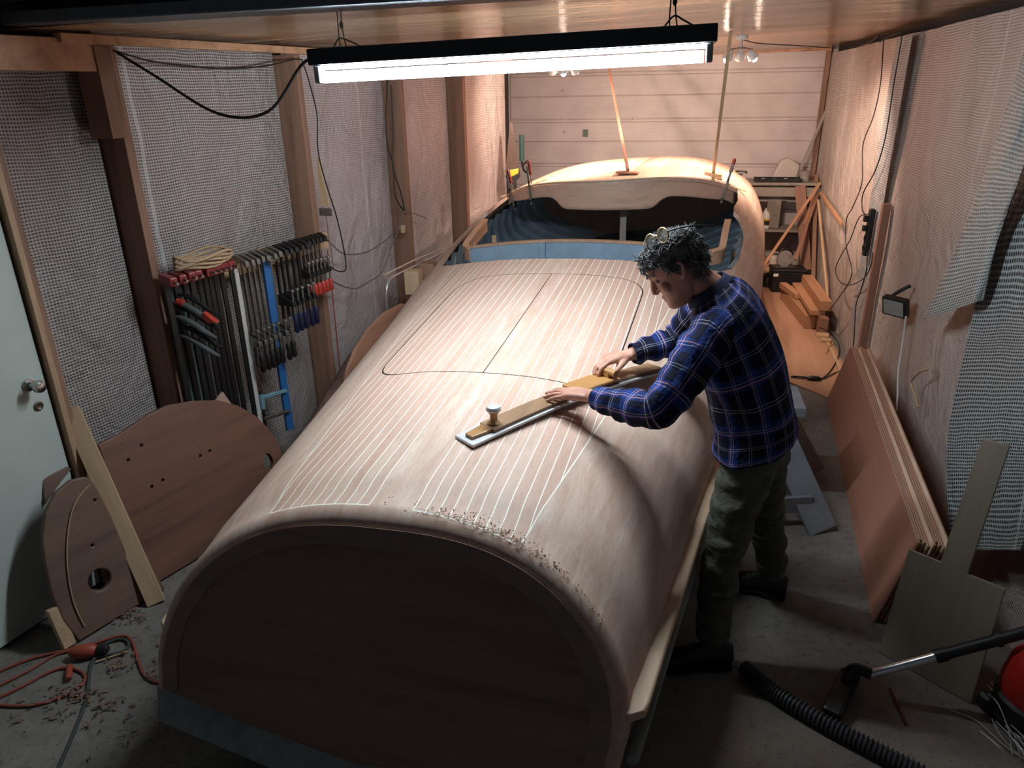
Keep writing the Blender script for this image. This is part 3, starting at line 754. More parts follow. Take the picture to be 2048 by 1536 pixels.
# brown dusty sheet low on the wall, curved board, window frame
M_DUST = plain('dusty_canvas', (124, 96, 86), .95, var=.3, scale=18, bump=.5)
def cl(u, v):
    p0 = lpt(3.35, .0, .10); p1 = lpt(4.55, .55, .03); q0 = lpt(3.15, .0, .30); q1 = lpt(4.6, .38, .28)
    a = p0.lerp(p1, u); c = q0.lerp(q1, u); p = a.lerp(c, v)
    p = p+V((0, 0, .10*math.sin(PI*v)+.03*noise.noise(p*6)))+LO*.03*noise.noise(p*4+V((9, 0, 0))); return p
o = MB().grid(cl, 40, 14).build('dust_sheet', M_DUST, None, smooth=180); sm = o.modifiers.new('s', 'SOLIDIFY'); sm.thickness = .01; tag(o, 'dusty brown canvas roll lying along the foot of the left wall', 'canvas')
Mw = frameM(lpt(4.0, 0.0, .42), LA, V((0, 0, 1))-LO*.08)
def onw(px, py): 
    p = atp(px, py, Mw.translation, Mw.col[2].xyz); q = Mw.inverted() @ p; return (q.x, q.y)
cb = [onw(*q) for q in ((682, 790), (690, 740), (705, 700), (735, 655), (765, 625), (800, 607))]
cb = cb+[(cb[-1][0]+.3, cb[-1][1]-.1), (cb[-1][0]+.3, .02), (cb[0][0], .02)]
o = MB().prism([(x, y, 0) for x, y in cb], (0, 0, .02)).build('curved_board', wood('reddish_board', (170, 122, 96), 0, 12, .15), None, bevel=.003); o.matrix_basis = Mw; tag(o, 'curved reddish-brown board standing between the boat and the left wall', 'board')
Mc = frameM(lpt(4.6, 0, .30), LA, V((0, 0, 1)))
def onc(px, py, dz=0): return atp(px, py, Mc.translation, Mc.col[2].xyz)
wf = empty('windscreen_frame', lpt(4.75, 0, .30), LROT); tag(wf, 'bare chromed windscreen frame standing on edge beside the boat', 'windscreen frame')
M_CH2 = plain('aged_chrome', (222, 224, 228), .28, .85, var=.04)
pp = [onc(*q) for q in ((882, 507), (835, 530), (795, 549), (779, 560), (772, 585), (776, 625), (786, 670), (800, 720))]; pp = [p for p in pp]+[V((pp[-1].x, pp[-1].y, .02))]
MB().tube(spline(pp, 6), .012, 10, sq=.7).build('chrome_tube', M_CH2, wf, smooth=60, world=True)
pp = [onc(*q) for q in ((880, 500), (830, 520), (765, 552))]; MB().tube(spline(pp, 5), .007, 8).build('upper_strip', M_CH2, wf, smooth=60, world=True)
for q, sz, lb in (((812, 562), (.10, .09, .16), 'pale wooden block clamped under the chromed windscreen frame'), ((842, 545), (.11, .10, .15), 'brown wooden block behind the chromed windscreen frame, nearer the boat')):
    p = onc(*q); o = MB().box((0, 0, 0), sz).build('wooden_block', M_PALE if q[0] < 820 else M_STUD, None, bevel=.004); o.matrix_basis = Matrix.Translation(p+LO*.06) @ Matrix.Rotation(LROT+.2, 4, 'Z'); tag(o, lb, 'wooden block')
    leg = p+LO*.06
    MB().box((0, 0, -(leg.z+sz[2]/2)/2+.0), (.05, .05, leg.z-sz[2]/2)).build('leg', M_STUD, o)
# ---------------------------------------------------------------- clamps on the rail
rail = plank('clamp_rail', lpt(3.0, 1.25, .02), lpt(4.22, 1.25, .02), (0, 0, 1), .10, .03, M_PALE, bevel=.003); tag(rail, 'wooden rail screwed to the studs, holding the row of clamps', 'rail')
M_DK = plain('dark_steel', (58, 54, 52), .45, .7, var=.2); M_GR = plain('worn_steel', (132, 126, 118), .4, .8, var=.15); M_RED = plain('red_paint', (132, 40, 42), .45, var=.25); M_REDH = plain('red_plastic', (176, 58, 48), .4)
M_BLU = plain('blue_paint', (44, 98, 156), .45, var=.1); M_NAVY = plain('navy_handle', (30, 34, 62), .35); M_BLKP = plain('black_rubber', (30, 30, 32), .5); M_LTB = plain('pale_blue_paint', (112, 146, 158), .5)
def children_copy(src, dst):
    for ch in [c for c in bpy.data.objects if c.parent == src]:
        q = ch.copy(); COL.objects.link(q); q.parent = dst
        children_copy(ch, q)
def dup(src, M, label=None):
    r = src.copy(); COL.objects.link(r); r.matrix_basis = M
    if label: r['label'] = label
    children_copy(src, r); return r
def railM(y, z=1.28, off=.06, rot=0.0, lean=0.0): return Matrix.Translation(lpt(y, z, off)) @ Matrix.Rotation(LROT+rot, 4, 'Z') @ Matrix.Rotation(lean, 4, 'X')
ALONG = lambda px, py: lw(px, py, .08).y
# long pipe clamps
def pipe(L_, nm='pipe_clamp'):
    r = empty(nm)
    MB().box((.02, 0, -L_/2), (.012, .026, L_)).build('bar', M_DK, r, bevel=.002)
    MB().box((.055, 0, .0), (.13, .038, .045)).build('head', M_RED, r, bevel=.006)
    MB().tube([(.10, 0, 0), (.16, 0, 0)], .007, 8).build('screw', M_GR, r)
    MB().box((.05, 0, -L_+.12), (.09, .034, .035)).build('tail_jaw', M_RED, r, bevel=.005)
    return r
pc = pipe(1.02); pxs = [(343, 565), (362, 560), (380, 556), (393, 553), (406, 549), (417, 546), (427, 543), (437, 540), (450, 536)]
tints = 'first second third fourth fifth sixth seventh eighth ninth'.split()
for i, q in enumerate(pxs):
    y = ALONG(*q); o = pc if i == 0 else dup(pc, Matrix())
    o.matrix_basis = railM(y, 1.30, .05, rot=-.35 if i < 4 else -.15, lean=0); tag(o, 'long dark bar clamp with red head, %s from the rack left' % tints[i], 'clamp', None)
# rope coil
b = MB()
for k in range(5):
    c0 = lpt(ALONG(405, 538), 1.335+.012*k, .12); P = [c0+LO*(.055+.008*k)*math.sin(a)*1.0+LA*(.16+.006*((k*3) % 4))*math.cos(a)+V((0, 0, .01*math.sin(3*a+k))) for a in [2*PI*j/24 for j in range(25)]]
    b.tube(P, .007, 7)
tag(b.build('rope_coil', plain('hemp_rope', (176, 146, 116), .9, var=.2, scale=80, bump=.4), smooth=60), 'coil of tan rope lying on top of the red clamp heads', 'rope')
def fclamp(L_, reach, hl, mbar, mhead, mhandle, up=True, bw=.024):
    r = empty('bar_clamp')
    MB().box((0, 0, -L_/2), (bw, .009, L_)).build('bar', mbar, r, bevel=.0015)
    MB().prism([(-.012, -.01, .012), (.02, -.01, .018), (reach, -.01, 0), (reach+.005, -.01, -.03), (reach-.02, -.01, -.03), (reach-.025, -.01, -.015), (.02, -.01, -.02), (-.012, -.01, -.03)], (0, .02, 0)).build('fixed_jaw', mhead, r, bevel=.003)
    zj = -L_*.72
    a = MB().prism([(-.02, -.012, zj+.03), (.02, -.012, zj+.025), (reach+.012, -.012, zj+.012), (reach+.012, -.012, zj-.015), (.02, -.012, zj-.03), (-.02, -.012, zj-.035)], (0, .024, 0)).build('sliding_jaw', mhead, r, bevel=.003)
    MB().tube([(reach, 0, zj+.07), (reach, 0, zj-.06)], .006, 8).build('screw', M_GR, a)
    MB().lathe((reach, 0, zj-.06-hl), [(.008, 0), (.016, .012), (.013, hl*.5), (.016, hl*.85), (.009, hl)], 12).build('handle', mhandle, a, smooth=50)
    MB().lathe((reach, 0, zj+.07), [(.014, 0), (.012, .01)], 12).build('pad', M_GR, a)
    return r
fg = fclamp(.62, .12, .10, M_GR, M_GR, M_DK); gx = [(478, 528), (490, 523), (500, 519), (510, 515), (520, 512), (534, 506), (544, 503)]
for i, q in enumerate(gx):
    o = fg if i == 0 else dup(fg, Matrix()); o.matrix_basis = railM(ALONG(*q), 1.305-.002*(i % 3), .07, rot=-.3); 
    tag(o, 'worn grey steel bar clamp, %s grey one from the left' % tints[i], 'clamp')
fb = fclamp(.42, .13, .11, M_DK, M_BLKP, M_NAVY); bx = [(556, 500), (566, 496), (576, 492), (588, 487), (598, 484)]
for i, q in enumerate(bx):
    o = fb if i == 0 else dup(fb, Matrix()); o.matrix_basis = railM(ALONG(*q), 1.305, .07, rot=-.35)
    tag(o, 'black screw clamp with dark blue grip, %s of five from the left' % tints[i], 'clamp')
fr_ = fclamp(.27, .08, .075, M_GR, M_DK, M_REDH, bw=.016); rx_ = [(606, 481), (614, 478), (622, 475), (630, 473), (637, 471), (645, 469)]
for i, q in enumerate(rx_):
    o = fr_ if i == 0 else dup(fr_, Matrix()); o.matrix_basis = railM(ALONG(*q), 1.30, .06, rot=-.35)
    tag(o, 'small red-gripped bar clamp at the far rail end, %s from the left' % tints[i], 'clamp')
bl = empty('blue_sash_clamp', M=railM(ALONG(529, 500), 1.29, .09, rot=-.25)); tag(bl, 'long bright blue sash clamp bar hanging below all the others', 'clamp')
MB().box((0, 0, -.53), (.022, .045, 1.06)).build('bar', M_BLU, bl, bevel=.003); MB().box((.035, 0, -.02), (.08, .04, .035)).build('head', M_GR, bl, bevel=.004)
for zz, lb in ((-.80, 'small pale blue screw clamp gripping the blue bar, upper'), (-.93, 'small grey screw clamp gripping the blue bar, lower')):
    r = empty('screw_clamp', M=bl.matrix_basis @ Matrix.Translation((.02, -.03, zz)) @ Matrix.Rotation(-PI/2-.2, 4, 'Z')); tag(r, lb, 'clamp')
    MB().prism([(-.03, -.009, .01), (.13, -.009, .01), (.13, -.009, -.012), (-.03, -.009, -.008)], (0, .018, 0)).build('frame', M_GR if zz < -.9 else M_LTB, r, bevel=.003)
    MB().tube([(.125, 0, .03), (.125, 0, -.12)], .008, 8).build('screw', M_DK, r); MB().tube([(.10, .01, -.105), (.15, -.01, -.10)], .004, 6).build('tommy_bar', M_GR, r)
    if zz > -.9: MB().lathe((.125, 0, -.07), [(.014, 0), (.018, .05), (.014, .09)], 12).build('grip', M_LTB, r, smooth=40)
# grips hung on the rack front left
def grip(p, red, lb):
    r = empty('locking_clamp', M=Matrix.Translation(p) @ Matrix.Rotation(LROT+.12, 4, 'Z') @ Matrix.Rotation(.30, 4, 'Y')); tag(r, lb, 'clamp')
    P = [(0, 0, 0), (.05, 0, .012), (.12, 0, .004), (.18, 0, -.012), (.24, 0, -.02)]
    MB().tube(spline([V(q)+V((0, .012, .018)) for q in P], 5), [.006+.007*math.sin(PI*k/20) for k in range(21)], 8).build('upper_handle', M_BLKP, r, smooth=60)
    MB().tube(spline([V(q)+V((0, -.006, -.022)) for q in P], 5), [.007+.009*math.sin(PI*k/20) for k in range(21)], 8).build('lower_handle', plain('grip_grey', (84, 88, 88), .4), r, smooth=60)
    if red:
        MB().tube([(.02, -.006, -.006), (.055, -.006, -.004)], .018, 10).build('red_band', M_REDH, r, smooth=40); MB().prism([(.17, -.02, 0), (.25, -.02, -.03), (.20, -.02, -.05), (.165, -.02, -.03)], (0, .03, 0)).build('red_jaw', M_REDH, r, bevel=.004)
for q, red, lb in (((350, 597), 1, 'black and red locking grip hung at the left of the clamp rack, top of three'), ((350, 625), 0, 'grey and black locking grip, middle of the three at the left of the rack'), ((357, 662), 0, 'grey and black locking grip, lowest of the three at the left of the rack')): grip(lw(*q, .06), red, lb)
# rack's dark backing tools: a long white and a dark rod
for q, L_, mt, nm, lb in (((470, 540), .98, plain('chipped_white', (190, 184, 178), .5), 'straightedge', 'long thin whitish straightedge hanging between the clamps'), ((462, 545), 1.05, M_DK, 'steel_bar', 'long black steel bar hanging between the red and grey clamps'), ((360, 590), .9, plain('dull_green', (70, 82, 80), .6), 'backing_board', 'wide dull grey-green board hanging behind the locking grips')):
    y = ALONG(*q); w_ = .16 if 'board' in nm else .028
    o = MB().box((0, 0, -L_/2), (.01, w_, L_)).build(nm, mt, None, bevel=.002); o.matrix_basis = railM(y+(.06 if 'board' in nm else 0), 1.26, .05 if 'board' in nm else .10); tag(o, lb, 'tool')
# hand square / scraper on the second stud, small marks
r = empty('sheet_scraper', M=Matrix.Translation(lpt(4.20, 1.62, .03)) @ Matrix.Rotation(LROT, 4, 'Z')); tag(r, 'narrow pale wedge-shaped scraper hanging on a nail on the second stud', 'tool')
MB().prism([(.0, -.004, .12), (.006, -.004, .12), (.055, -.004, -.16), (-.01, -.004, -.17)], (0, .01, 0)).build('blade', M_PALE, r); MB().box((.02, 0, -.20), (.085, .02, .045)).build('holder', M_GR, r, bevel=.004)
MB().tube([(.02, 0, -.22), (.025, .01, -.55)], .003, 6).build('string', M_GR, r)
# ---------------------------------------------------------------- cables on the left
M_CAB = plain('black_cable', (30, 28, 28), .5); M_GCAB = plain('grey_cable', (110, 98, 92), .6); M_OR = plain('orange_cable', (150, 72, 56), .5)
def lpix(pts, off=.04): return [lw(x, y, off) for x, y in pts]
e0 = fx.matrix_basis @ V((-L/2-.0, .03, .01)) if False else None
A_ = fx.matrix_basis @ V((-(B_-A).length/2, .03, .012)); s0 = lw(228, 101, .03)
mid = [s0, s0.lerp(A_, .2)+V((0, 0, -.09)), s0.lerp(A_, .5)+V((0, 0, -.22)), s0.lerp(A_, .75)+V((0, 0, -.20)), s0.lerp(A_, .93)+V((0, 0, -.03)), A_-(B_-A).normalized()*.004]
cable('power_cable', mid, .006, M_CAB, 'thick black cable sagging from the first stud to the glowing lamp')
cable('power_cable', lpix([(228, 101), (300, 122), (370, 131), (450, 137), (530, 132), (595, 118), (607, 130), (620, 170), (634, 230), (636, 300), (650, 360), (672, 430), (686, 490), (692, 530), (688, 542), (670, 540), (650, 522)], .05), .004, M_CAB, 'thin black cable running along the left wall top and hanging down past the second stud')
cable('power_cable', lpix([(775, 160), (772, 230), (775, 290), (786, 330), (790, 390), (808, 420), (800, 380), (785, 330), (786, 260), (782, 170)], .05), .0045, M_CAB, 'looped black cable hanging down the stud with the lamp cables')
cable('power_cable', lpix([(648, 472), (665, 490), (690, 508), (730, 505), (765, 485), (795, 455), (805, 425), (808, 405)], .04), .004, M_GCAB, 'grey-brown cable swagged from the clamp rack to the third stud')
cable('power_cable', lpix([(808, 405), (800, 450), (785, 490), (770, 530), (758, 550), (735, 565), (710, 577), (680, 570), (660, 558)], .04), .0045, M_GCAB, 'kinked grey cable running from the third stud down to the rack foot')
cable('power_cable', lpix([(808, 418), (820, 424), (852, 436)], .05)[0:3], .003, M_GCAB, 'short stiff grey wire poking out from the third stud')
cable('power_cable', lpix([(655, 500), (662, 560), (670, 640), (678, 720), (682, 752)], .03), .0045, M_OR, 'thin reddish cable running straight down behind the second stud')
o = MB().box((0, 0, 0), (.03, .03, .06)).build('cable_clip', M_PALE, None, bevel=.008); o.matrix_basis = Matrix.Translation(lw(806, 458, .03)) @ Matrix.Rotation(LROT, 4, 'Z'); tag(o, 'small pale cable knot on the third stud', 'clip')
# saw and sealant gun at the far corner
hs = empty('hand_saw', M=Matrix.Translation(lw(1022, 250, .08)) @ Matrix.Rotation(LROT-1.0, 4, 'Z')); tag(hs, 'handsaw with a yellow and black handle hanging at the far left corner', 'saw')
MB().prism([(0, -.01, .02), (0, .015, .02), (0, .06, -.40), (0, -.06, -.42)], (.002, 0, 0)).build('blade', plain('dark_blade', (96, 80, 74), .4, .6), hs)
MB().prism([(-.01, -.05, -.40), (-.01, .07, -.38), (-.01, .08, -.46), (-.01, .04, -.50), (-.01, .05, -.56), (-.01, .0, -.60), (-.01, -.035, -.52)], (.025, 0, 0)).build('handle', M_BLKP, hs, bevel=.006)
MB().prism([(-.013, -.045, -.40), (-.013, .065, -.385), (-.013, .06, -.43), (-.013, -.03, -.47)], (.031, 0, 0)).build('yellow_grip', plain('yellow_plastic', (214, 170, 50), .4), hs, bevel=.004)
sg_ = empty('sealant_gun', M=Matrix.Translation(lw(1043, 270, .07)) @ Matrix.Rotation(LROT, 4, 'Z')); tag(sg_, 'dark green sealant gun hanging beside the handsaw', 'tool')
MB().tube([(0, 0, .0), (0, .0, -.24)], .024, 12).build('barrel', plain('dark_green_plastic', (40, 74, 74), .45), sg_, smooth=50); MB().tube(spline([(0, 0, -.24), (0, .04, -.32), (.0, .12, -.36)]), .010, 8).build('trigger', M_BLKP, sg_, smooth=60); MB().tube(spline([(0, 0, -.26), (.0, .03, -.28), (0, .13, -.25)]), .008, 8).build('handle', M_BLKP, sg_, smooth=60)
# ---------------------------------------------------------------- floor, front left
def fl(px, py, z=.008): return at(px, py, z=z)
cable('extension_cord', [fl(*q) for q in ((-40, 1360), (60, 1318), (170, 1292), (240, 1272), (262, 1280), (273, 1310), (285, 1345), (305, 1362), (322, 1366), (360, 1385))], .0055, M_OR, 'orange extension cord curving over the floor to the stern of the boat', 'cord')
cable('extension_cord', [fl(*q) for q in ((-40, 1412), (40, 1375), (90, 1348), (130, 1335), (165, 1345), (168, 1365), (140, 1385), (90, 1405), (40, 1412), (-30, 1408))], .0055, M_OR, 'orange cord loop lying nearest the lower left corner of the floor', 'cord')
cable('extension_cord', [fl(*q) for q in ((-30, 1385), (50, 1345), (110, 1310), (150, 1300))], .005, M_OR, 'short orange cord run between the floor loop and the orange socket', 'cord')
cable('extension_cord', [fl(*q) for q in ((398, 1125), (400, 1105), (415, 1085), (440, 1073))], .0055, M_OR, 'small orange cord arc beside the boat, under the mahogany panel', 'cord')
ps = fl(165, 1303, .03); r = empty('orange_socket', M=Matrix.Translation(ps) @ Matrix.Rotation(.35, 4, 'Z')); tag(r, 'orange multi-way rubber socket on the concrete floor', 'socket')
MB().lathe((0, 0, 0), [(.012, -.05), (.026, -.03), (.03, .02), (.022, .05), (.01, .06)], 16, Matrix.Rotation(PI/2, 3, 'Y')).build('body', plain('orange_rubber', (158, 70, 50), .5), r, smooth=50); MB().lathe((.06, 0, 0), [(.022, 0), (.022, .03), (.01, .04)], 16, Matrix.Rotation(PI/2, 3, 'Y')).build('plug', M_BLKP, r, smooth=40)
cable('power_lead', [fl(*q, .009) for q in ((185, 1305), (215, 1285), (245, 1278), (258, 1290), (240, 1305), (205, 1312), (188, 1318), (180, 1340), (172, 1400), (150, 1460), (120, 1530), (110, 1560))], .0065, plain('dark_grey_lead', (62, 66, 66), .6), 'dark grey power lead looping from the orange socket towards the camera', 'cord')
o = MB().lathe((0, 0, 0), [(.011, -.04), (.013, 0), (.011, .04)], 10, Matrix.Rotation(PI/2, 3, 'Y')).build('cord_connector', plain('orange_rubber', (158, 70, 50), .5), smooth=40); o.matrix_basis = Matrix.Translation(fl(138, 1345, .016)) @ Matrix.Rotation(-.9, 4, 'Z'); tag(o, 'small orange inline connector on the lower left floor', 'connector')
o = plank('wood_sliver', fl(192, 1324, .008), fl(255, 1303, .008), (0, 0, 1), .005, .008, M_PALE, 0); tag(o, 'thin pale wood sliver beside the orange socket', 'wood sliver')
b = MB(); rr = random.Random(5)
def shav(cx, cy, n, sp):
    for _ in range(n):
        p = fl(cx+rr.gauss(0, sp), cy+rr.gauss(0, sp*.5), .004+rr.random()*.012); a = rr.random()*2*PI; R_ = .006+rr.random()*.010; wv = V((math.cos(a), math.sin(a), .3))*.004
        P = [p+V((math.cos(t_)*R_*math.cos(a), math.cos(t_)*R_*math.sin(a), abs(math.sin(t_))*R_*.6)) for t_ in [k*.8 for k in range(4+int(rr.random()*3))]]
        k = len(b.v)
        for q in P: b.v += [q, q+V((-math.sin(a), math.cos(a), 0))*(.004+.005*rr.random())]
        for i in range(len(P)-1): b.f.append((k+2*i, k+2*i+1, k+2*i+3, k+2*i+2))
for cx, cy, n, sp in ((265, 1225, 46, 16), (240, 1330, 26, 20), (148, 1385, 60, 22), (205, 1405, 22, 20), (330, 1290, 14, 40), (120, 1420, 30, 45), (305, 1350, 12, 8), (280, 1455, 24, 60)): shav(cx, cy, n, sp)
o = b.build('wood_shavings', plain('shavings', (128, 100, 84), .9, var=.4, scale=60)); tag(o, 'curled wood shavings scattered on the front left floor', 'shavings', kind='stuff')
# ================================================================ THINGS ON THE BOAT
def bw(s, x, z): return BO+BT*s+BN*x+V((0, 0, z))
def deckz(p):
    q = p-BO; s, x = q.dot(BT), q.dot(BN); return s, x
def hit(px, py):
    d = ray(px, py)/FPX; t_ = 1.0
    while t_ < 12:
        p = CAM+d*t_; s, x = deckz(p)
        if 1.6 < s < 8.6 and abs(x-bCC(s)) < bB(s) and p.z < bZD(s, x): return p
        t_ += .004
    return None
def deckp(s, x): return bw(s, x, bZD(s, x))
M_DOW = wood('dowel_timber', (150, 106, 88), 2, 20, .1)
for (s, x), top, lb, cl in (((5.84, .115), (1213, 112), 'thin reddish wooden prop wedged between ceiling and foredeck, left of two', M_DOW), ((6.13, .74), (1460, 78), 'thin pale wooden prop wedged between ceiling and foredeck, right of two', M_PALE)):
    b_ = deckp(s, x)+V((0, 0, .03)); tp = at(*top, z=2.37)
    tp = b_+(tp-b_)*((cz(tp.x, tp.y)-.016-b_.z)/(tp.z-b_.z))
    o = plank('wooden_prop', b_, tp, (1, 0, 0), .022, .022, cl, .003); tag(o, lb, 'prop')
    o = MB().box((0, 0, 0), (.17, .10, .012) if x < .5 else (.13, .11, .035)).build('wooden_pad', M_PALE if x > .5 else cl, None, bevel=.003)
    o.matrix_basis = Matrix.Translation(deckp(s, x)+V((0, 0, .012 if x < .5 else .012))) @ Matrix.Rotation(-PHI, 4, 'Z') @ Matrix.Rotation(.05 if x < .5 else .17, 4, 'Y'); tag(o, ('thin' if x < .5 else 'thick')+' wooden pad under the %s ceiling prop on the foredeck' % ('left' if x < .5 else 'right'), 'pad')
M_REDW = plain('red_lacquered_wood', (96, 30, 26), .35)
def deckclamp(s, x, tilt, lb, flip=1):
    p = deckp(s, x); r = empty('screw_clamp', M=Matrix.Translation(p) @ Matrix.Rotation(-PHI, 4, 'Z') @ Matrix.Rotation(tilt, 4, 'Y')); tag(r, lb, 'clamp')
    MB().box((0, -.055, .0), (.016, .006, .30)).build('bar', M_GR, r); MB().prism([(-.008, -.06, .04), (-.008, .03, .045), (-.008, .03, .03), (-.008, -.06, .018)], (.016, 0, 0)).build('upper_jaw', M_BLKP, r, bevel=.002)
    MB().prism([(-.008, -.06, -.13), (-.008, .02, -.12), (-.008, .02, -.105), (-.008, -.06, -.112)], (.016, 0, 0)).build('lower_jaw', M_BLKP, r, bevel=.002)
    MB().tube([(0, .024, .005), (0, .024, .09)], .005, 8).build('screw', M_GR, r); MB().lathe((0, .024, .075), [(.009, 0), (.015, .012), (.012, .06), (.015, .10), (.008, .112)], 12).build('handle', M_REDW, r, smooth=50)
    MB().lathe((0, .024, .002), [(.013, 0), (.012, .008)], 12).build('pad', M_GR, r)
deckclamp(arc_s(.86)+.03, -.89, -.25, 'screw clamp with red handle on the left corner of the dash, nearer the camera')
deckclamp(arc_s(.66)+.035, -.68, -.12, 'screw clamp with red handle on the dash edge, second from the left')
deckclamp(arc_s(.86)+.03, .85, .22, 'screw clamp with dark red handle on the right end of the dash')
MB_ = MB().tube([deckp(7.1, .95)+V((.05*math.cos(a), .03*math.sin(a), .022+.01*math.sin(a))) for a in [k*2*PI/20 for k in range(17)]], .009, 8); tag(MB_.build('strap_ring', M_BLKP, smooth=60), 'black open rubber ring lying on the right shoulder of the foredeck', 'ring')
for s, x, lb in ((arc_s(.86)+.02, -.93, 'thin wooden shim under the left dash clamp'), (arc_s(.66)+.03, -.62, 'thin wooden shim under the second dash clamp'), (arc_s(.86)+.06, .93, 'thin wooden shim beside the right dash clamp')):
    o = MB().box((0, 0, 0), (.14, .025, .005)).build('wooden_shim', M_PALE); o.matrix_basis = Matrix.Translation(deckp(s, x)+V((0, 0, .006))) @ Matrix.Rotation(.5 if x < 0 else -.6, 4, 'Z') @ Matrix.Rotation(.25 if x > 0 else -.25, 4, 'Y'); tag(o, lb, 'shim')
# ================================================================ RIGHT SIDE
M_PLY = wood('plywood_floor', (184, 140, 114), 1, 7, .12)
o = MB().prism([(-.05, 6.6, .001), (1.2, 5.16, .001), (1.44, 5.62, .001), (1.56, 8.9, .001), (-.05, 8.9, .001)], (0, 0, .010)).build('floor_board', M_PLY); tag(o, 'pale plywood sheet on the floor beside the bow, dusted with sawdust', 'plywood sheet')
# timber stack
def tb(name, a, b, w_, t_, mat, lb, cat='timber'): o = plank(name, a, b, (0, 0, 1), w_, t_, mat, .003); return tag(o, lb, cat)
tb('timber_block', (1.25, 7.85, .075), (1.335, 6.80, .075), .12, .09, M_ORNG, 'square timber lying leftmost in the stack by the right wall')
tb('timber_block', (1.40, 7.75, .09), (1.42, 6.62, .09), .15, .07, M_STUD, 'dark-ended timber at the bottom of the stack by the right wall')
tb('timber_block', (1.36, 7.75, .185), (1.37, 6.72, .185), .045, .13, M_ORNG, 'flat timber in the middle of the stack by the right wall')
tb('timber_block', (1.42, 7.7, .258), (1.425, 6.7, .258), .09, .10, M_ORNG, 'warm-lit square timber on top of the stack by the right wall')
tb('timber_block', (1.21, 7.80, .165), (1.30, 7.35, .165), .055, .07, M_ORNG, 'short timber resting on the leftmost timber of the stack')
tb('timber_offcut', (1.36, 6.58, .02), (1.46, 6.56, .02), .035, .10, M_PALE, 'small timber offcut on the floor just before the timber stack', 'offcut')
tb('timber_offcut', (1.37, 6.44, .02), (1.45, 6.42, .02), .035, .07, M_PALE, 'smallest timber offcut on the floor, nearest the camera', 'offcut')
o = tb('wood_strip', (1.42, 6.4, .018), (1.40, 5.7, .018), .012, .03, M_PALE, 'crumpled pale strip lying along the foot of the right wall', 'strip')
# tool box with clutter
bx_ = empty('tool_box', (1.31, 8.08, .012), .05); tag(bx_, 'black tool box with a red latch on the floor at the far end', 'tool box')
MB().box((0, .12, .115), (.34, .24, .22)).build('body', M_BLKP, bx_, bevel=.012); MB().box((.05, -.006, .05), (.14, .012, .06)).build('latch', M_REDH, bx_, bevel=.004); MB().box((-.14, -.004, .19), (.05, .006, .03)).build('label_plate', M_WHITE, bx_); MB().box((0, .12, .235), (.36, .26, .03)).build('lid', M_BLKP, bx_, bevel=.01)
cs = empty('circular_saw', (1.26, 8.2, .265), .3); tag(cs, 'grey circular saw standing on the black tool box', 'power tool')
MB().lathe((0, 0, .09), [(.085, -.012), (.09, 0), (.085, .012)], 24, Matrix.Rotation(PI/2, 3, 'X')).build('blade_guard', M_CH2, cs, smooth=40); MB().lathe((.03, .05, .08), [(.045, -.06), (.05, 0), (.04, .06)], 16, Matrix.Rotation(PI/2, 3, 'X')).build('motor', M_GR, cs, smooth=40)
MB().tube(spline([(-.06, .02, .13), (-.02, .02, .19), (.06, .03, .18), (.10, .03, .12)]), .014, 10).build('handle', M_DK, cs, smooth=60); MB().box((0, .0, .006), (.24, .12, .006)).build('base_plate', M_GR, cs)
for i, (x, y, z, sx, sy, sz, m_, nm, lb) in enumerate([(1.02, 8.45, .012, .36, .28, .07, M_BLKP, 'flat_case', 'flat black case on the floor left of the tool box, bottom of two'), (1.04, 8.47, .082, .32, .26, .06, M_DK, 'flat_case', 'flat dark case lying on the bottom black case'),
     (1.05, 8.48, .142, .20, .18, .05, M_PALE, 'cardboard_box', 'low tan cardboard box on the black cases'), (1.22, 8.62, .012, .22, .2, .20, plain('cardboard', (176, 134, 104), .8), 'cardboard_box', 'tan cardboard box behind the circular saw'), (1.0, 8.75, .012, .26, .24, .26, M_STUD, 'wooden_crate', 'brown wooden crate under the workbench'), (1.28, 8.72, .212, .14, .14, .12, M_GR, 'paint_tin_box', 'grey box on the tan cardboard box')]):
    o = MB().box((0, 0, sz/2), (sx, sy, sz)).build(nm, m_, None, bevel=.006); o.matrix_basis = Matrix.Translation((x, y, z)) @ Matrix.Rotation(.15*((i*7) % 5-2), 4, 'Z'); tag(o, lb, 'box' if nm != 'flat_case' else 'case')
for i, (x, y, z, r_, h_, cl_, lb) in enumerate([(.98, 8.70, .275, .05, .10, (196, 186, 170), 'pale jar on the crate under the workbench'), (1.08, 8.74, .275, .04, .12, (140, 70, 50), 'red-brown jar on the crate under the workbench'), (1.30, 8.52, .012, .05, .16, (200, 170, 120), 'yellowish tin standing behind the tool box'), (1.20, 8.60, .213, .045, .09, (214, 204, 190), 'white pot on the tan cardboard box')]):
    o = MB().lathe((0, 0, 0), [(r_*.95, 0), (r_, .01), (r_, h_*.8), (r_*.8, h_*.9), (r_*.8, h_)], 18).build('jar', plain('jar_%d' % i, cl_, .4), smooth=40); o.location = (x, y, z); tag(o, lb, 'jar')
rr = random.Random(8); b = MB()
for _ in range(70):
    p = V((.92+rr.random()*.5, 8.35+rr.random()*.45, .03+rr.random()*.18)); b.box(p, (.02+.05*rr.random(), .02+.05*rr.random(), .01+.03*rr.random()), Matrix.Rotation(rr.random()*3, 3, 'Z') @ Matrix.Rotation(rr.random()-.5, 3, 'X'))
tag(b.build('offcut_heap', plain('scrap_mix', (150, 118, 96), .7, var=.5, scale=20)), 'heap of small scraps around the cases under the workbench', 'scraps', kind='stuff')
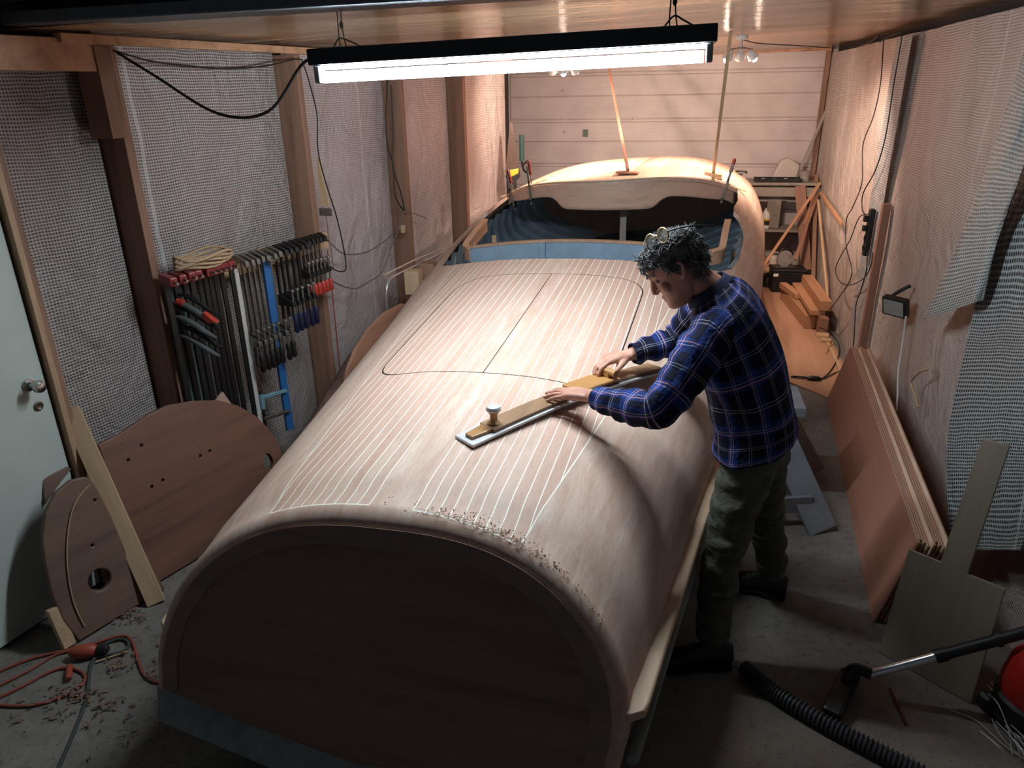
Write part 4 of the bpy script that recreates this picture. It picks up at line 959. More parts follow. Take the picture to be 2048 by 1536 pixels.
# workbench
wb = empty('workbench', (1.15, 8.95, .0)); tag(wb, 'narrow workbench with a divided tray top against the garage door', 'workbench')
M_BEN = plain('bench_grey', (150, 140, 132), .6)
MB().box((0, 0, 1.07), (.95, .44, .03)).build('worktop', M_BEN, wb, bevel=.003); MB().box((0, -.21, .985), (.95, .02, .10)).build('apron', M_BEN, wb, bevel=.003)
MB().box((0, 0, .55), (.92, .40, .025)).build('shelf', M_BEN, wb, bevel=.003)
for sx in (-.44, .44):
    for sy in (-.18, .18): MB().box((sx, sy, .528), (.05, .05, 1.055)).build('leg', M_STUD, wb)
MB().box((.02, -.12, .81), (.15, .02, .48)).build('side_panel', plain('grey_panel', (140, 132, 124), .6), wb, bevel=.003)
tr = empty('parts_tray', (1.18, 8.86, 1.0865)); tag(tr, 'black divided parts tray on the workbench', 'tray'); MB().box((0, 0, .004), (.5, .2, .008)).build('tray_base', M_BLKP, tr)
b = MB()
for k in range(9): b.box((-.245+k*.06, 0, .022), (.006, .2, .03))
b.box((0, -.1, .022), (.5, .006, .03)); b.box((0, .1, .022), (.5, .006, .03)); b.build('dividers', M_BLKP, tr)
for k in range(8):
    if k % 2: MB().box((-.215+k*.06, 0, .018), (.035, .12, .018)).build('small_parts', M_WHITE if k % 4 == 1 else M_GR, tr)
p = (1.10, 8.85, .563); bo_ = empty('glue_bottle', p); tag(bo_, 'white bottle with a dark and yellow label on the workbench shelf', 'bottle')
MB().lathe((0, 0, 0), [(.045, 0), (.048, .02), (.048, .15), (.03, .20), (.014, .23)], 18).build('bottle_body', M_WHITE, bo_, smooth=50); MB().lathe((0, 0, .04), [(.0487, 0), (.0487, .05)], 18).build('label', plain('label_dark', (50, 44, 40), .5), bo_); MB().lathe((0, 0, .09), [(.0487, 0), (.0487, .02)], 18).build('label_stripe', plain('label_yellow', (220, 180, 60), .5), bo_); MB().lathe((0, 0, .23), [(.015, 0), (.012, .03)], 12).build('cap', M_BLKP, bo_)
t = NT('milky_plastic'); t.base(s2l((226, 214, 206))); t.set(.4, trans=.35); M_MILK = t.m
o = MB().prism([(-.15, 0, 0), (.12, 0, 0), (.14, 0, .16), (.02, 0, .24), (-.06, 0, .22), (-.13, 0, .08)], (0, .14, 0)).build('plastic_container', M_MILK, None, bevel=.02, seg=3); o.matrix_basis = Matrix.Translation((1.28, 8.98, 1.087)); tag(o, 'milky translucent plastic container on the workbench against the garage door', 'container')
o = MB().lathe((0, 0, 0), [(.05, 0), (.06, .10), (.064, .10), (.064, .108), (.055, .108)], 20).build('plastic_cup', M_BEN, smooth=40); o.location = (1.47, 8.90, 1.087); tag(o, 'small grey pot with a rim on the right end of the workbench', 'pot')
# leaning boards and battens, far right
def lb_(nm, a, b, w_, t_, mat, lab, side=(1, 0, 0)): tag(plank(nm, a, b, side, w_, t_, mat, .002), lab, 'board' if w_ > .05 else 'batten')
lb_('reddish_board', at(1612, 540, Y=8.45), at(1600, 372, Y=8.70), .11, .02, M_DOW, 'wide reddish board standing upright before the workbench')
lb_('leaning_batten', at(1487, 590, z=.02), at(1640, 366, Y=8.66), .03, .02, M_ORNG, 'long thin batten slanting from the boat side up to the right wall')
lb_('leaning_batten', at(1590, 520, Y=8.15), at(1636, 384, Y=8.70), .035, .02, M_DOW, 'reddish batten slanting in front of the reddish board')
lb_('leaning_batten', at(1612, 450, Y=8.5), at(1634, 368, Y=8.85), .045, .02, M_ORNG, 'short pale batten behind the reddish slanting batten')
lb_('leaning_batten', at(1626, 560, Y=8.2), at(1632, 350, Y=8.9), .04, .03, M_STUD, 'dark upright batten in the far right corner')
lb_('leaning_batten', at(1587, 369, Y=9.0), at(1653, 219, Y=9.12), .03, .02, M_BEN, 'grey batten slanting up against the garage door')
lb_('leaning_batten', at(1655, 600, X=1.50), at(1636, 400, X=1.54), .02, .02, M_PALE, 'thin pale strip running up the far right wall', (0, 1, 0))
lb_('wall_batten', at(1641, 386, X=1.54), at(1683, 447, X=1.50), .035, .02, M_ORNG, 'pale batten fixed aslant on the right wall', (0, 0, 1))
# wall strip, stud, power strip, cables
t = NT('blue_film'); uv = t.coord('UV'); n = t.noise(uv, 9, 6, .65, 1.0); X, Y, _ = t.sep(uv)
ln_ = t.mr(t.M('ABSOLUTE', t.M('SUBTRACT', t.M('FRACT', t.M('DIVIDE', Y, .016)), .5)), .2, .4)
t.base(t.mix(ln_, t.ramp(n, [(.3, s2l((120, 122, 128))), (.7, s2l((158, 156, 158)))]), s2l((190, 186, 186)))); t.bump(n, .7, .03); t.set(.22); M_STRIP = t.m
o = MB().grid(lambda u, v: (rwx(5.6+.42*u)-.035-.008*wav(u*2, v*6, 2, 3), 5.62+.42*u+.0*v, 2.37*v+.01), 12, 60, uvfn=lambda u, v: (u*.42, v*2.37)).build('film_strip', M_STRIP, smooth=180); tag(o, 'bluish glossy plastic strip covering the wall joint behind the cables', 'plastic strip')
tag(plank('wall_stud', (rwx(5.55)-.03, 5.55, 0), (rwx(5.55)-.03, 5.55, 1.32), (0, 1, 0), .05, .05, M_DOW, .003), 'reddish timber stud beside the bluish plastic strip', 'stud')
def rp_(pts, off=.07): return [at(x, y, X=rwx(5.8)-off) for x, y in pts]
pst = empty('power_strip', M=Matrix.Translation(at(1738, 465, X=1.445)) @ Matrix.Rotation(.0, 4, 'Z')); tag(pst, 'black power strip hanging vertically on the right wall', 'power strip')
MB().box((0, 0, 0), (.04, .055, .34)).build('housing', M_BLKP, pst, bevel=.008)
for k in range(4): MB().lathe((-.021, 0, -.11+k*.07), [(.02, 0), (.021, .005), (.016, .006), (.015, .002)], 14, Matrix.Rotation(-PI/2, 3, 'Y')).build('outlet', M_DK, pst)
MB().box((-.035, 0, .10), (.035, .04, .045)).build('plug', M_BLKP, pst, bevel=.006); MB().box((-.035, 0, .03), (.03, .04, .04)).build('plug', M_BLKP, pst, bevel=.006)
cable('power_cable', rp_([(1767, 81), (1761, 166), (1747, 232), (1726, 290), (1724, 364), (1705, 415), (1693, 439), (1692, 490), (1703, 535), (1700, 560), (1680, 592), (1656, 625), (1650, 645)]), .004, M_CAB, 'black cable hanging from the ceiling past the loop to the timber stack')
cable('power_cable', rp_([(1760, 84), (1768, 78), (1785, 70), (1803, 66), (1802, 85), (1788, 166), (1771, 273), (1751, 340), (1727, 385), (1724, 415), (1731, 432), (1737, 443)], .075), .0045, M_CAB, 'black cable hanging from the ceiling into the power strip')
cable('power_cable', rp_([(1736, 428), (1718, 436), (1700, 480), (1680, 515), (1671, 540), (1680, 563), (1700, 570), (1728, 556), (1742, 530), (1745, 505)], .08), .004, M_CAB, 'round loop of black cable below the power strip')
cable('power_cable', rp_([(1735, 505), (1733, 540), (1722, 580), (1712, 610), (1709, 660), (1705, 700)])+[at(1690, 735, z=.02), at(1665, 748, z=.02), at(1648, 757, z=.02)], .0045, M_CAB, 'black cable running from the power strip down to the plug on the floor')
cable('power_cable', [at(1640, 655, z=.24), at(1662, 668, z=.1), at(1678, 690, z=.02), at(1676, 715, z=.02), at(1658, 745, z=.02), at(1640, 760, z=.02)], .0045, M_CAB, 'black cable arc on the floor before the timber stack')
r = empty('cable_plug', at(1628, 760, z=.014)); tag(r, 'black plug lying on the floor at the end of the cables', 'plug'); MB().lathe((0, 0, .012), [(.01, -.05), (.022, -.02), (.02, .03), (.008, .05)], 14, Matrix.Rotation(PI/2, 3, 'Y')).build('plug_body', M_BLKP, r, smooth=50); MB().tube(spline([(-.04, 0, .01), (-.12, .01, .006), (-.16, .03, .006), (-.11, .04, .006), (-.03, .02, .01)]), .005, 6).build('lead', M_BLKP, r, smooth=60)
pcl = [(1755, 72), (1740, 84), (1715, 92), (1670, 96), (1600, 96), (1540, 95), (1500, 97)]
cable('power_cable', [at(x, y, z=2.385) if x > 1660 else at(x, y, Y=6.6) for x, y in pcl][:4]+[V((1.0, 7.0, 2.39)), V((.6, 6.3, 2.385)), V((.46, 6.05, 2.40))], .004, M_CAB, 'black cable running along the ceiling to the three-spot lamp')
# flood lamp
fl_ = empty('work_lamp', M=Matrix.Translation(at(1800, 607, X=1.40)) @ Matrix.Rotation(.75, 4, 'Z') @ Matrix.Rotation(-.3, 4, 'Y')); tag(fl_, 'small black floodlight, switched off, hanging on the right wall', 'lamp')
MB().box((-.04, 0, 0), (.045, .15, .12)).build('head', M_BLKP, fl_, bevel=.006); MB().box((-.064, 0, 0), (.004, .125, .095)).build('glass', plain('frosted_glass', (150, 146, 140), .25), fl_); MB().tube(spline([(-.03, .07, 0), (.03, .06, .03), (.09, .02, .06), (.10, 0, .07)]), .011, 8).build('bracket', M_BLKP, fl_, smooth=60); MB().box((.0, -.02, -.05), (.05, .05, .06)).build('mount', M_DK, fl_, bevel=.006)
cable('power_cable', [at(1812, 632, X=1.42), at(1806, 680, X=1.43), at(1797, 740, X=1.42), at(1795, 790, X=1.41), at(1792, 822, X=1.40)], .006, plain('white_cable', (208, 200, 192), .5), 'thick white cable hanging from the floodlight behind the plywood stack')
cable('knotted_string', [at(1850, 728, X=1.40), at(1856, 738, X=1.38), at(1838, 745, X=1.38), at(1822, 765, X=1.39), at(1830, 790, X=1.39), at(1836, 815, X=1.39)], .006, M_PALE, 'short pale knotted string tied to the plastic sheet near the flap', 'string')
# loose flaps of sheeting at the right edge of the view
def flapgrid(left, right, Xf, name, label, seed, nu=40, nv=60, mat=None):
    Ls = spline([V((x, y, 0)) for x, y in left], 10); Rs = spline([V((x, y, 0)) for x, y in right], 10)
    def pick(P, v): k = v*(len(P)-1); i = min(int(k), len(P)-2); return P[i].lerp(P[i+1], k-i)
    def fn(u, v):
        a, c = pick(Ls, v), pick(Rs, v); q = a.lerp(c, u); X = Xf(u, v)+.014*noise.noise(V((u*3+seed, v*3.2, seed)))+.008*math.sin(u*9+v*2+seed)
        p = at(q.x, q.y, X=X); return (X, p.y, min(2.40, p.z)) if p.y > 0 else (X, 3, 1)
    P0, P1 = V(fn(0, .5)), V(fn(1, .5)); Q0, Q1 = V(fn(.5, 0)), V(fn(.5, 1))
    o = MB().grid(fn, nu, nv, uvfn=lambda u, v: (u*(P1-P0).length, (1-v)*(Q1-Q0).length)).build(name, mat or FLAP, smooth=180); return tag(o, label, 'plastic sheeting')
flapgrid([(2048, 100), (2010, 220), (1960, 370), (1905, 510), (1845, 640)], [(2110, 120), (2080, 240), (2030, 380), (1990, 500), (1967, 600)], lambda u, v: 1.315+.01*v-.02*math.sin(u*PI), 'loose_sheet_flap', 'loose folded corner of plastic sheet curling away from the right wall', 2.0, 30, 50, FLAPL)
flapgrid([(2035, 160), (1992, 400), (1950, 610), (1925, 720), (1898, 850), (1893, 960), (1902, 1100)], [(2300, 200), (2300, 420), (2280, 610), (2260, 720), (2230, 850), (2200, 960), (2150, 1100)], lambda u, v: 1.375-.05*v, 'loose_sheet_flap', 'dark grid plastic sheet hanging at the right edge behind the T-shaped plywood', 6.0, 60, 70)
# plywood stack
M_PR = wood('red_ply_face', (180, 124, 104), 0, 6, .10); t = NT('ply_edges'); o_ = t.coord(); X, Y, Z = t.sep(o_); lz = t.M('FRACT', t.M('DIVIDE', Z, .0142)); n = t.noise(t.map(o_, (.1, 1, 1)), 60, 3)
t.base(t.mix(t.M('GREATER_THAN', lz, .3), t.ramp(n, [(.3, s2l((214, 182, 156))), (.7, s2l((238, 212, 188)))]), s2l((176, 124, 100)))); t.set(.7); M_PEDGE = t.m
sb0, sb1 = V((.945, 2.70, 0)), V((1.19, 5.14, 0)); sdx = (sb1-sb0).normalized(); sup = (V((0, 0, 1))+V((.24, 0, 0))).normalized()
SM = frameM(sb0+V((0, 0, .003)), sdx, sup); zc_ = SM.col[2].xyz; sgn = 1 if zc_.x > 0 else -1; Ls_ = (sb1-sb0).length
nm_ = ['front', 'second', 'third', 'fourth', 'fifth', 'sixth', 'seventh', 'eighth', 'ninth']
for k in range(9):
    ofs = V((0, 0, 0)); hh = .425-.006*((k*5) % 4)
    o = MB().box((Ls_/2+.012*((k*3) % 4)-.01, hh/2, sgn*(.006+k*.0142)), (Ls_-.02, hh, .0094)).build('plywood_sheet', M_PR if k == 0 else M_PEDGE, None)
    if k == 0: o.data.materials.append(M_PEDGE); 
    if k == 0:
        for pl in o.data.polygons:
            if abs(pl.normal.z) < .5: pl.material_index = 1
    z0 = k*.0142*abs(sup.x)*1.0
    o.matrix_basis = Matrix.Translation((0, 0, z0+.001)) @ SM
    tag(o, ('reddish front plywood sheet of the stack leaning on the right wall' if k == 0 else 'plywood sheet in the leaning stack by the right wall, %s from the front' % nm_[k]), 'plywood sheet', 'plywood sheets leaning by the right wall')
# T-shaped plywood
t0, t1 = V((.925, 2.52, 0)), V((1.185, 2.30, 0)); tdx = (t1-t0).normalized(); tn = V((-tdx.y, tdx.x, 0)); tup = (V((0, 0, 1))+tn*.2).normalized(); TM = frameM(t0+V((0, 0, .003)), tdx, tup)
M_TP = wood('grey_plywood', (156, 140, 122), 1, 5, .1)
o = MB().prism([(x, y, 0) for x, y in ((0, .0), (.34, 0), (.322, .46), (.202, .455), (.199, .95), (.114, .945), (.109, .455), (-.005, .45))], (0, 0, -.015 if (TM.col[2].xyz.dot(tn)) < 0 else .015)).build('plywood_offcut', M_TP, None, bevel=.0015); o.matrix_basis = TM; tag(o, 'large grey T-shaped plywood offcut leaning in front of the plywood stack', 'plywood offcut')
# vacuum cleaner
M_HOSE = plain('grey_hose', (70, 70, 74), .45)
P = spline([at(x, y, z=.032) for x, y in ((1488, 1335), (1515, 1358), (1560, 1392), (1640, 1440), (1730, 1488), (1830, 1540), (1930, 1600))], 40); N = len(P)
o = MB().tube(P, [.026+.0045*(1 if (k % 4) < 2 else -1) for k in range(N)], 14).build('vacuum_hose', M_HOSE, smooth=30); tag(o, 'ribbed grey vacuum hose crossing the floor by the man\'s feet', 'hose')
vt = empty('vacuum_wand', at(1665, 1430, z=0)); tag(vt, 'chromed vacuum cleaner tube with black floor nozzle, lower right', 'vacuum tube')
n0, n1 = at(1662, 1432, z=.03), at(1702, 1345, z=.045); e1 = at(2075, 1258, z=.36); c0 = at(1742, 1348, z=.10); j0 = c0.lerp(e1, .52)
MB().bar(n0, n1, .07, .045, (.6, -.2, 0)).build('nozzle', M_BLKP, vt, world=True, bevel=.014); MB().tube(spline([n0.lerp(n1, .72)+V((0, 0, .02)), n0.lerp(n1, .8)+V((.015, 0, .06)), c0.lerp(e1, .0)]), .021, 12).build('neck', M_BLKP, vt, smooth=60, world=True)
MB().tube([c0, j0], .0165, 18).build('chrome_tube', M_CH2, vt, smooth=60, world=True); MB().tube([c0.lerp(e1, .40), c0.lerp(e1, .47)], .024, 14).build('collar', M_BLKP, vt, smooth=40, world=True); MB().tube([c0.lerp(e1, .47), e1], .020, 14).build('handle_tube', M_BLKP, vt, smooth=60, world=True)
MB().tube([c0.lerp(e1, .76), c0.lerp(e1, .79)], .025, 14).build('collar', M_BLKP, vt, smooth=40, world=True)
vb = empty('vacuum_cleaner', at(2052, 1448, z=0)+V((.02, 0, 0)), .4); tag(vb, 'red and black vacuum cleaner body at the right edge of the floor', 'vacuum cleaner')
MB().lathe((0, 0, 0), [(.12, .03), (.136, .06), (.136, .12), (.125, .13)], 28).build('base', M_BLKP, vb, smooth=40); MB().lathe((0, 0, .13), [(.125, 0), (.13, .05), (.115, .13), (.075, .17), (.02, .19)], 28).build('red_hood', plain('red_hood', (186, 40, 34), .3), vb, smooth=50)
MB().tube([(-.1, .12, .03), (-.1, -.12, .03)], .03, 12).build('wheel', M_BLKP, vb)
a, c = at(1780, 1378, z=.006), at(1813, 1450, z=.006); o = MB().tube([a, c], .0055, 6).build('pencil', plain('red_brown_pencil', (120, 52, 44), .5)); tag(o, 'red-brown carpenter pencil lying on the floor beside the vacuum nozzle', 'pencil')
rr = random.Random(3); b = MB()
for k in range(26):
    x0 = 1960+rr.random()*80; y0 = 1330+rr.random()*140; P = [at(x0, y0, z=.02+.06*rr.random()), at(x0+20+20*rr.random(), y0+25+20*rr.random(), z=.05+.07*rr.random()), at(x0+45+30*rr.random(), y0+70+40*rr.random(), z=.006)]
    b.tube(spline(P, 5), .0016, 4)
tag(b.build('loose_threads', M_WHITE), 'tangle of loose white threads beside the vacuum cleaner', 'threads', kind='stuff')
cable('white_string', [at(x, y, z=.006) for x, y in ((1900, 1420), (1950, 1440), (1990, 1475), (2020, 1500), (2070, 1530))], .003, M_WIRE, 'pale string lying on the floor at the lower right corner', 'string')
# saw horse
M_SH = plain('grey_painted_board', (112, 114, 120), .6, var=.18, scale=8)
sh_ = empty('saw_horse', (.8, 3.5, 0)); tag(sh_, 'low grey saw horse standing behind the man\'s legs', 'saw horse')
T_ = V((.60, 3.60, .62)); 
def shl(a, b_, w_, t_, m_, nm, sd=(1, .3, 0)): MB().bar(a, b_, w_, t_, sd).build(nm, m_, sh_, world=True, bevel=.003)
shl((.86, 3.36, .012), (.56, 3.62, .56), .15, .022, M_SH, 'leg'); shl((.93, 4.0, .012), (.62, 3.80, .56), .10, .03, M_BEN, 'leg'); shl((.46, 3.32, .13), (.80, 3.42, .13), .09, .025, M_SH, 'cross_rail', (0, 0, 1)); shl((.47, 3.36, .012), (.52, 3.62, .56), .10, .022, M_SH, 'leg')
MB().box((-.20, .16, .585), (.26, .30, .05)).build('top_beam', M_SH, sh_, bevel=.003)
# ================================================================ SANDING BOARD ON THE DECK
SA, SB = V((-.628, 2.118, 0)), V((-.005, 2.905, 0)); sd_ = (SB-SA).normalized(); ss_ = V((-sd_.y, sd_.x, 0)); SLn = (SB-SA).length
def wdeck(p): 
    s, x = deckz(p); return bZD(s, x)
def sbz(q): return max(wdeck(SA+sd_*(q*SLn)+ss_*o_) for o_ in (-.052, 0, .052))
ZS = [sbz(i/40) for i in range(41)]
def sbc(q, lift=.004):
    i = min(39, int(q*40)); f = q*40-i; return SA+sd_*(q*SLn)+V((0, 0, ZS[i]*(1-f)+ZS[i+1]*f+lift))
sb = empty('sanding_board', (SA+SB)/2+V((0, 0, 1.0))); tag(sb, 'long flexible sanding board with knob, pushed over the striped deck by the man', 'sanding board')
def strip(q0, q1, hw, z0, th, mat, nm, bev=.002):
    b = MB(); n = 30
    for i in range(n+1):
        c = sbc(q0+(q1-q0)*i/n, z0)
        for s_, h_ in ((-1, 0), (1, 0), (1, th), (-1, th)): b.v.append(c+ss_*hw*s_+V((0, 0, h_)))
    for i in range(n):
        for j in range(4): a = i*4+j; c = i*4+(j+1) % 4; b.f.append((a, c, c+4, a+4))
    b.f.append((0, 1, 2, 3)); b.f.append((n*4, n*4+1, n*4+2, n*4+3))
    return b.build(nm, mat, sb, smooth=30, world=True, bevel=bev)
M_AMB = wood('amber_wood', (178, 130, 80), 0, 12, .14, .35); M_WB = wood('worn_board_wood', (150, 116, 86), 1, 10, .2, .45); M_PLT = plain('light_plate', (206, 204, 206), .35, .2, var=.08)
strip(0, 1, .052, .001, .010, M_PLT, 'base_plate'); strip(.10, .99, .040, .0115, .012, M_WB, 'wooden_top'); strip(.50, .72, .050, .024, .012, M_AMB, 'amber_grip', .004)
kc = sbc(.13, .023); MB().lathe(kc, [(.024, 0), (.024, .004), (.014, .012), (.013, .032), (.020, .044), (.022, .05)], 20).build('front_knob', M_AMB, sb, smooth=45, world=True); MB().lathe(kc, [(.026, .05), (.027, .056), (.022, .064), (.006, .067)], 20).build('knob_cap', M_PLT, sb, smooth=45, world=True)
MB().prism([sbc(.02, .011)+ss_*.02, sbc(.02, .011)-ss_*.02, sbc(.11, .011)-ss_*.03, sbc(.11, .011)+ss_*.03], (0, 0, .012)).build('nose_block', M_AMB, sb, world=True, bevel=.003)
gc = sbc(.69, .035); MB().tube([gc-ss_*.05+V((0, 0, .022)), gc+ss_*.05+V((0, 0, .022))], .014, 12).build('rear_handle', M_AMB, sb, smooth=50, world=True); MB().box(gc+V((0, 0, .008)), (.03, .05, .02), Matrix.Rotation(math.atan2(sd_.y, sd_.x), 3, 'Z')).build('handle_foot', M_AMB, sb, world=True, bevel=.003)
# ================================================================ THE MAN
man = empty('person', (.38, 2.52, 0)); tag(man, 'grey-haired man in a blue plaid shirt leaning over the boat, sanding the deck', 'person')
def join(mbs):
    b = MB()
    for q in mbs: b.add(q.v, q.f)
    return b
def skin(nodes, edges):
    """nodes: name -> (co, radius); first is the pelvis root"""
    names = list(nodes); me = bpy.data.meshes.new('sk'); me.from_pydata([nodes[k][0] for k in names], [(names.index(a), names.index(b)) for a, b in edges], [])
    o = bpy.data.objects.new('sk', me); COL.objects.link(o)
    sk = o.modifiers.new('skin', 'SKIN'); me.skin_vertices.new() if not me.skin_vertices else None
    for i, k in enumerate(names):
        r = nodes[k][1]; me.skin_vertices[0].data[i].radius = (r, r) if isinstance(r, float) else r; me.skin_vertices[0].data[i].use_root = i == 0
    ss = o.modifiers.new('sub', 'SUBSURF'); ss.levels = 2; ss.render_levels = 2
    bpy.context.view_layer.update(); applied(o)
    b = MB(); b.v = [v.co.copy() for v in o.data.vertices]; b.f = [tuple(p.vertices) for p in o.data.polygons]; bpy.data.objects.remove(o); return b
# pose
J = dict(pel=(.365, 2.52, .92), wa=(.345, 2.52, 1.05), ch=(.28, 2.52, 1.22), uc=(.21, 2.515, 1.35), nb=(.165, 2.512, 1.425), nk=(.125, 2.508, 1.475),
         lh=(.335, 2.425, .87), lk=(.272, 2.365, .48), la=(.262, 2.31, .10), rh=(.40, 2.635, .87), rk=(.47, 2.715, .47), ra=(.545, 2.80, .10),
         ls=(.155, 2.325, 1.345), le=(.0, 2.175, 1.135), lwr=(-.245, 2.375, 1.088), rs=(.20, 2.70, 1.385), re=(.065, 2.86, 1.145), rwr=(-.130, 2.755, 1.108))
J = {k: V(v) for k, v in J.items()}
nodes = dict(pel=(J['pel'], .115), wa=(J['wa'], .105), ch=(J['ch'], .115), uc=(J['uc'], .10), nb=(J['nb'], .060), nk=(J['nk'], .055), lh=(J['lh'], .08), lk=(J['lk'], .055), la=(J['la'], .038), rh=(J['rh'], .08), rk=(J['rk'], .055), ra=(J['ra'], .038),
             ls=(J['ls'], .052), le=(J['le'], .038), lw1=(J['le'].lerp(J['lwr'], .35), .040), lwr=(J['lwr'], .026), rs=(J['rs'], .052), re=(J['re'], .038), rw1=(J['re'].lerp(J['rwr'], .35), .040), rwr=(J['rwr'], .026))
body = skin(nodes, [('pel', 'wa'), ('wa', 'ch'), ('ch', 'uc'), ('uc', 'nb'), ('nb', 'nk'), ('pel', 'lh'), ('lh', 'lk'), ('lk', 'la'), ('pel', 'rh'), ('rh', 'rk'), ('rk', 'ra'), ('uc', 'ls'), ('ls', 'le'), ('le', 'lw1'), ('lw1', 'lwr'), ('uc', 'rs'), ('rs', 're'), ('re', 'rw1'), ('rw1', 'rwr')])
# hands: separate jointed finger chains rooted inside the palm
def hand(w_, d, n, thumb, curls, spread=.10, tcurl=.5):
    d = V(d).normalized(); n = V(n); n = (n-d*n.dot(d)).normalized(); s = d.cross(n)
    if s.dot(V(thumb)) < 0: s = -s
    P = []; off = (.030, .010, -.010, -.029); ml = (.088, .092, .087, .078); L3 = ((.042, .025, .020), (.046, .029, .021), (.043, .027, .021), (.034, .020, .018)); tips = []
    for k in range(4):
        dk = (d+s*spread*(1.2-k*.8)*.5).normalized(); a = w_+s*off[k]*.62; kn = w_+d*ml[k]+s*off[k]+n*(.004-.002*abs(k-1.3))
        P.append(MB().tube(spline([a-d*.012, a.lerp(kn, .5)+n*.004, kn+d*.004], 4), [.0135, .0138, .014, .0142, .0145, .0142, .0138, .0132, .0118], 10))
        P.append(MB().ball(kn, .0118, 10, 8))
        p = kn; ang = 0; pts = [kn-dk*.012, kn]
        for j in range(3):
            ang += curls[k]*(.75, 1.0, .7)[j]; v = dk*math.cos(ang)-n*math.sin(ang); p = p+v*L3[k][j]; pts.append(p)
        r0 = .0092 if k < 3 else .008
        sp = spline(pts, 4); P.append(MB().tube(sp, [r0*(1.08-.30*i/(len(sp)-1)) for i in range(len(sp))], 10)); P.append(MB().ball(p, r0*.80, 10, 8)); tips.append((p, v, n, dk))
        for j in (2, 3): P.append(MB().ball(pts[j], r0*1.06, 8, 6))
    tb_ = w_+s*.020+d*.012-n*.004; t1 = tb_+(s*.62+d*.75-n*.15).normalized()*.045; t2 = t1+(s*.38+d*.9-n*(.1+tcurl*.4)).normalized()*.034; t3 = t2+(s*.1+d*1.0-n*(.1+tcurl*.7)).normalized()*.027
    sp = spline([tb_, t1, t2, t3], 4); P.append(MB().tube(sp, [.0165, .0158, .015, .0142, .0135, .012, .011, .0108, .0108, .0104, .010, .0092, .0078], 10)); P.append(MB().ball(t3, .0082, 10, 8)); tips.append((t3, (t3-t2).normalized(), (n+s*.6).normalized(), d))
    P.append(MB().ball(w_+d*.042-n*.008, (.034, .034, .012), 14, 10, Matrix((s, d, n)).transposed())); P.append(MB().tube([w_-d*.06, w_-d*.02, w_+d*.02], [.026, .0255, .024], 14, sq=.8))
    return P, tips
lwrp = J['lwr']; HL, tl_ = hand(lwrp, (-.86, .42, -.16), (-.16, .0, 1), (0, 1, 0), (.10, .12, .14, .18), .22, .25)
rwrp = J['rwr']; HR, tr_ = hand(rwrp, (-.80, -.55, -.05), (-.05, 0, 1), (0, -1, 0), (.55, .62, .62, .60), .05, .8)
# head: own frame x right, y towards the face, z up
fv = V((-.80, -.10, -.59)).normalized(); HC = V((.038, 2.498, 1.528))
uv_ = (V((-.59, .05, .80))-fv*V((-.59, .05, .80)).dot(fv)).normalized(); xv = fv.cross(uv_)
HM = Matrix.Identity(4)
for i in range(3): HM[i][0] = xv[i]; HM[i][1] = fv[i]; HM[i][2] = uv_[i]; HM[i][3] = HC[i]
HZ = (-.122, -.112, -.095, -.07, -.045, -.02, 0, .02, .05, .08, .102, .116); HF = (.062, .088, .093, .090, .088, .088, .083, .093, .090, .072, .045, .006); HB = (.03, .0, -.02, -.045, -.06, -.078, -.09, -.096, -.10, -.09, -.066, -.03); HWd = (.020, .038, .050, .059, .065, .070, .073, .076, .078, .073, .055, .022)
def head_pt(a, z, off=0.0):
    f = smooth_i(z, HZ, HF)+off; b_ = smooth_i(z, HZ, HB)-off; wd = smooth_i(z, HZ, HWd)+off; c = (f*.35+b_*.65)
    x, y = math.sin(a), math.cos(a); e = 2.25; r = (abs(x)**e+abs(y)**e)**(-1/e); return V((wd*x*r, c+(f-c if y > 0 else c-b_)*y*r, z))
hb_ = MB().grid(lambda u, v: head_pt(u*2*PI, HZ[0]+(HZ[-1]-HZ[0])*(.5-.5*math.cos(PI*v))), 48, 40, closed=True)
hb_.f.append(tuple(range(48))); hb_.f.append(tuple(40*48+i for i in reversed(range(48))))
face = [hb_, MB().tube([(0, .080, .022), (0, .093, .002), (0, .103, -.018), (0, .106, -.028), (0, .094, -.038)], [.009, .009, .011, .0125, .010], 12), MB().ball((.0095, .092, -.031), .0075, 8, 6), MB().ball((-.0095, .092, -.031), .0075, 8, 6),
        MB().tube([(-.024, .079, -.062), (-.010, .089, -.060), (0, .092, -.061), (.010, .089, -.060), (.024, .079, -.062)], [.003, .0055, .006, .0055, .003], 8), MB().tube([(-.022, .078, -.072), (-.009, .088, -.073), (.009, .088, -.073), (.022, .078, -.072)], [.003, .0065, .0065, .003], 8), MB().ball((0, .083, -.100), (.018, .012, .012), 12, 8)]
for sx in (-1, 1):
    face += [MB().tube([(sx*.050, .072, .026), (sx*.030, .088, .028), (sx*.010, .092, .020)], [.006, .009, .007], 8), MB().ball((sx*.031, .0745, .002), (.0145, .0115, .0115), 14, 10), MB().ball((sx*.045, .060, -.030), (.018, .02, .02), 12, 8),
             MB().tube(spline([(sx*.074, .004, -.025), (sx*.084, -.004, -.030), (sx*.090, -.016, -.012), (sx*.094, -.022, .010), (sx*.090, -.014, .026), (sx*.080, .0, .024), (sx*.074, .006, .008)], 4), [.0058]*25, 8), MB().ball((sx*.080, -.006, -.002), (.006, .012, .022), 12, 8)]
fb_ = join(face); fb_.v = [HM @ v for v in fb_.v]
neck = MB().tube([J['nb']+V((.02, 0, -.03)), J['nb']+V((-.02, 0, .035)), HM @ V((0, -.022, -.055)), HM @ V((0, -.025, -.01))], [.066, .060, .056, .055], 18)
allb = join([body, neck, fb_]+HL+HR)
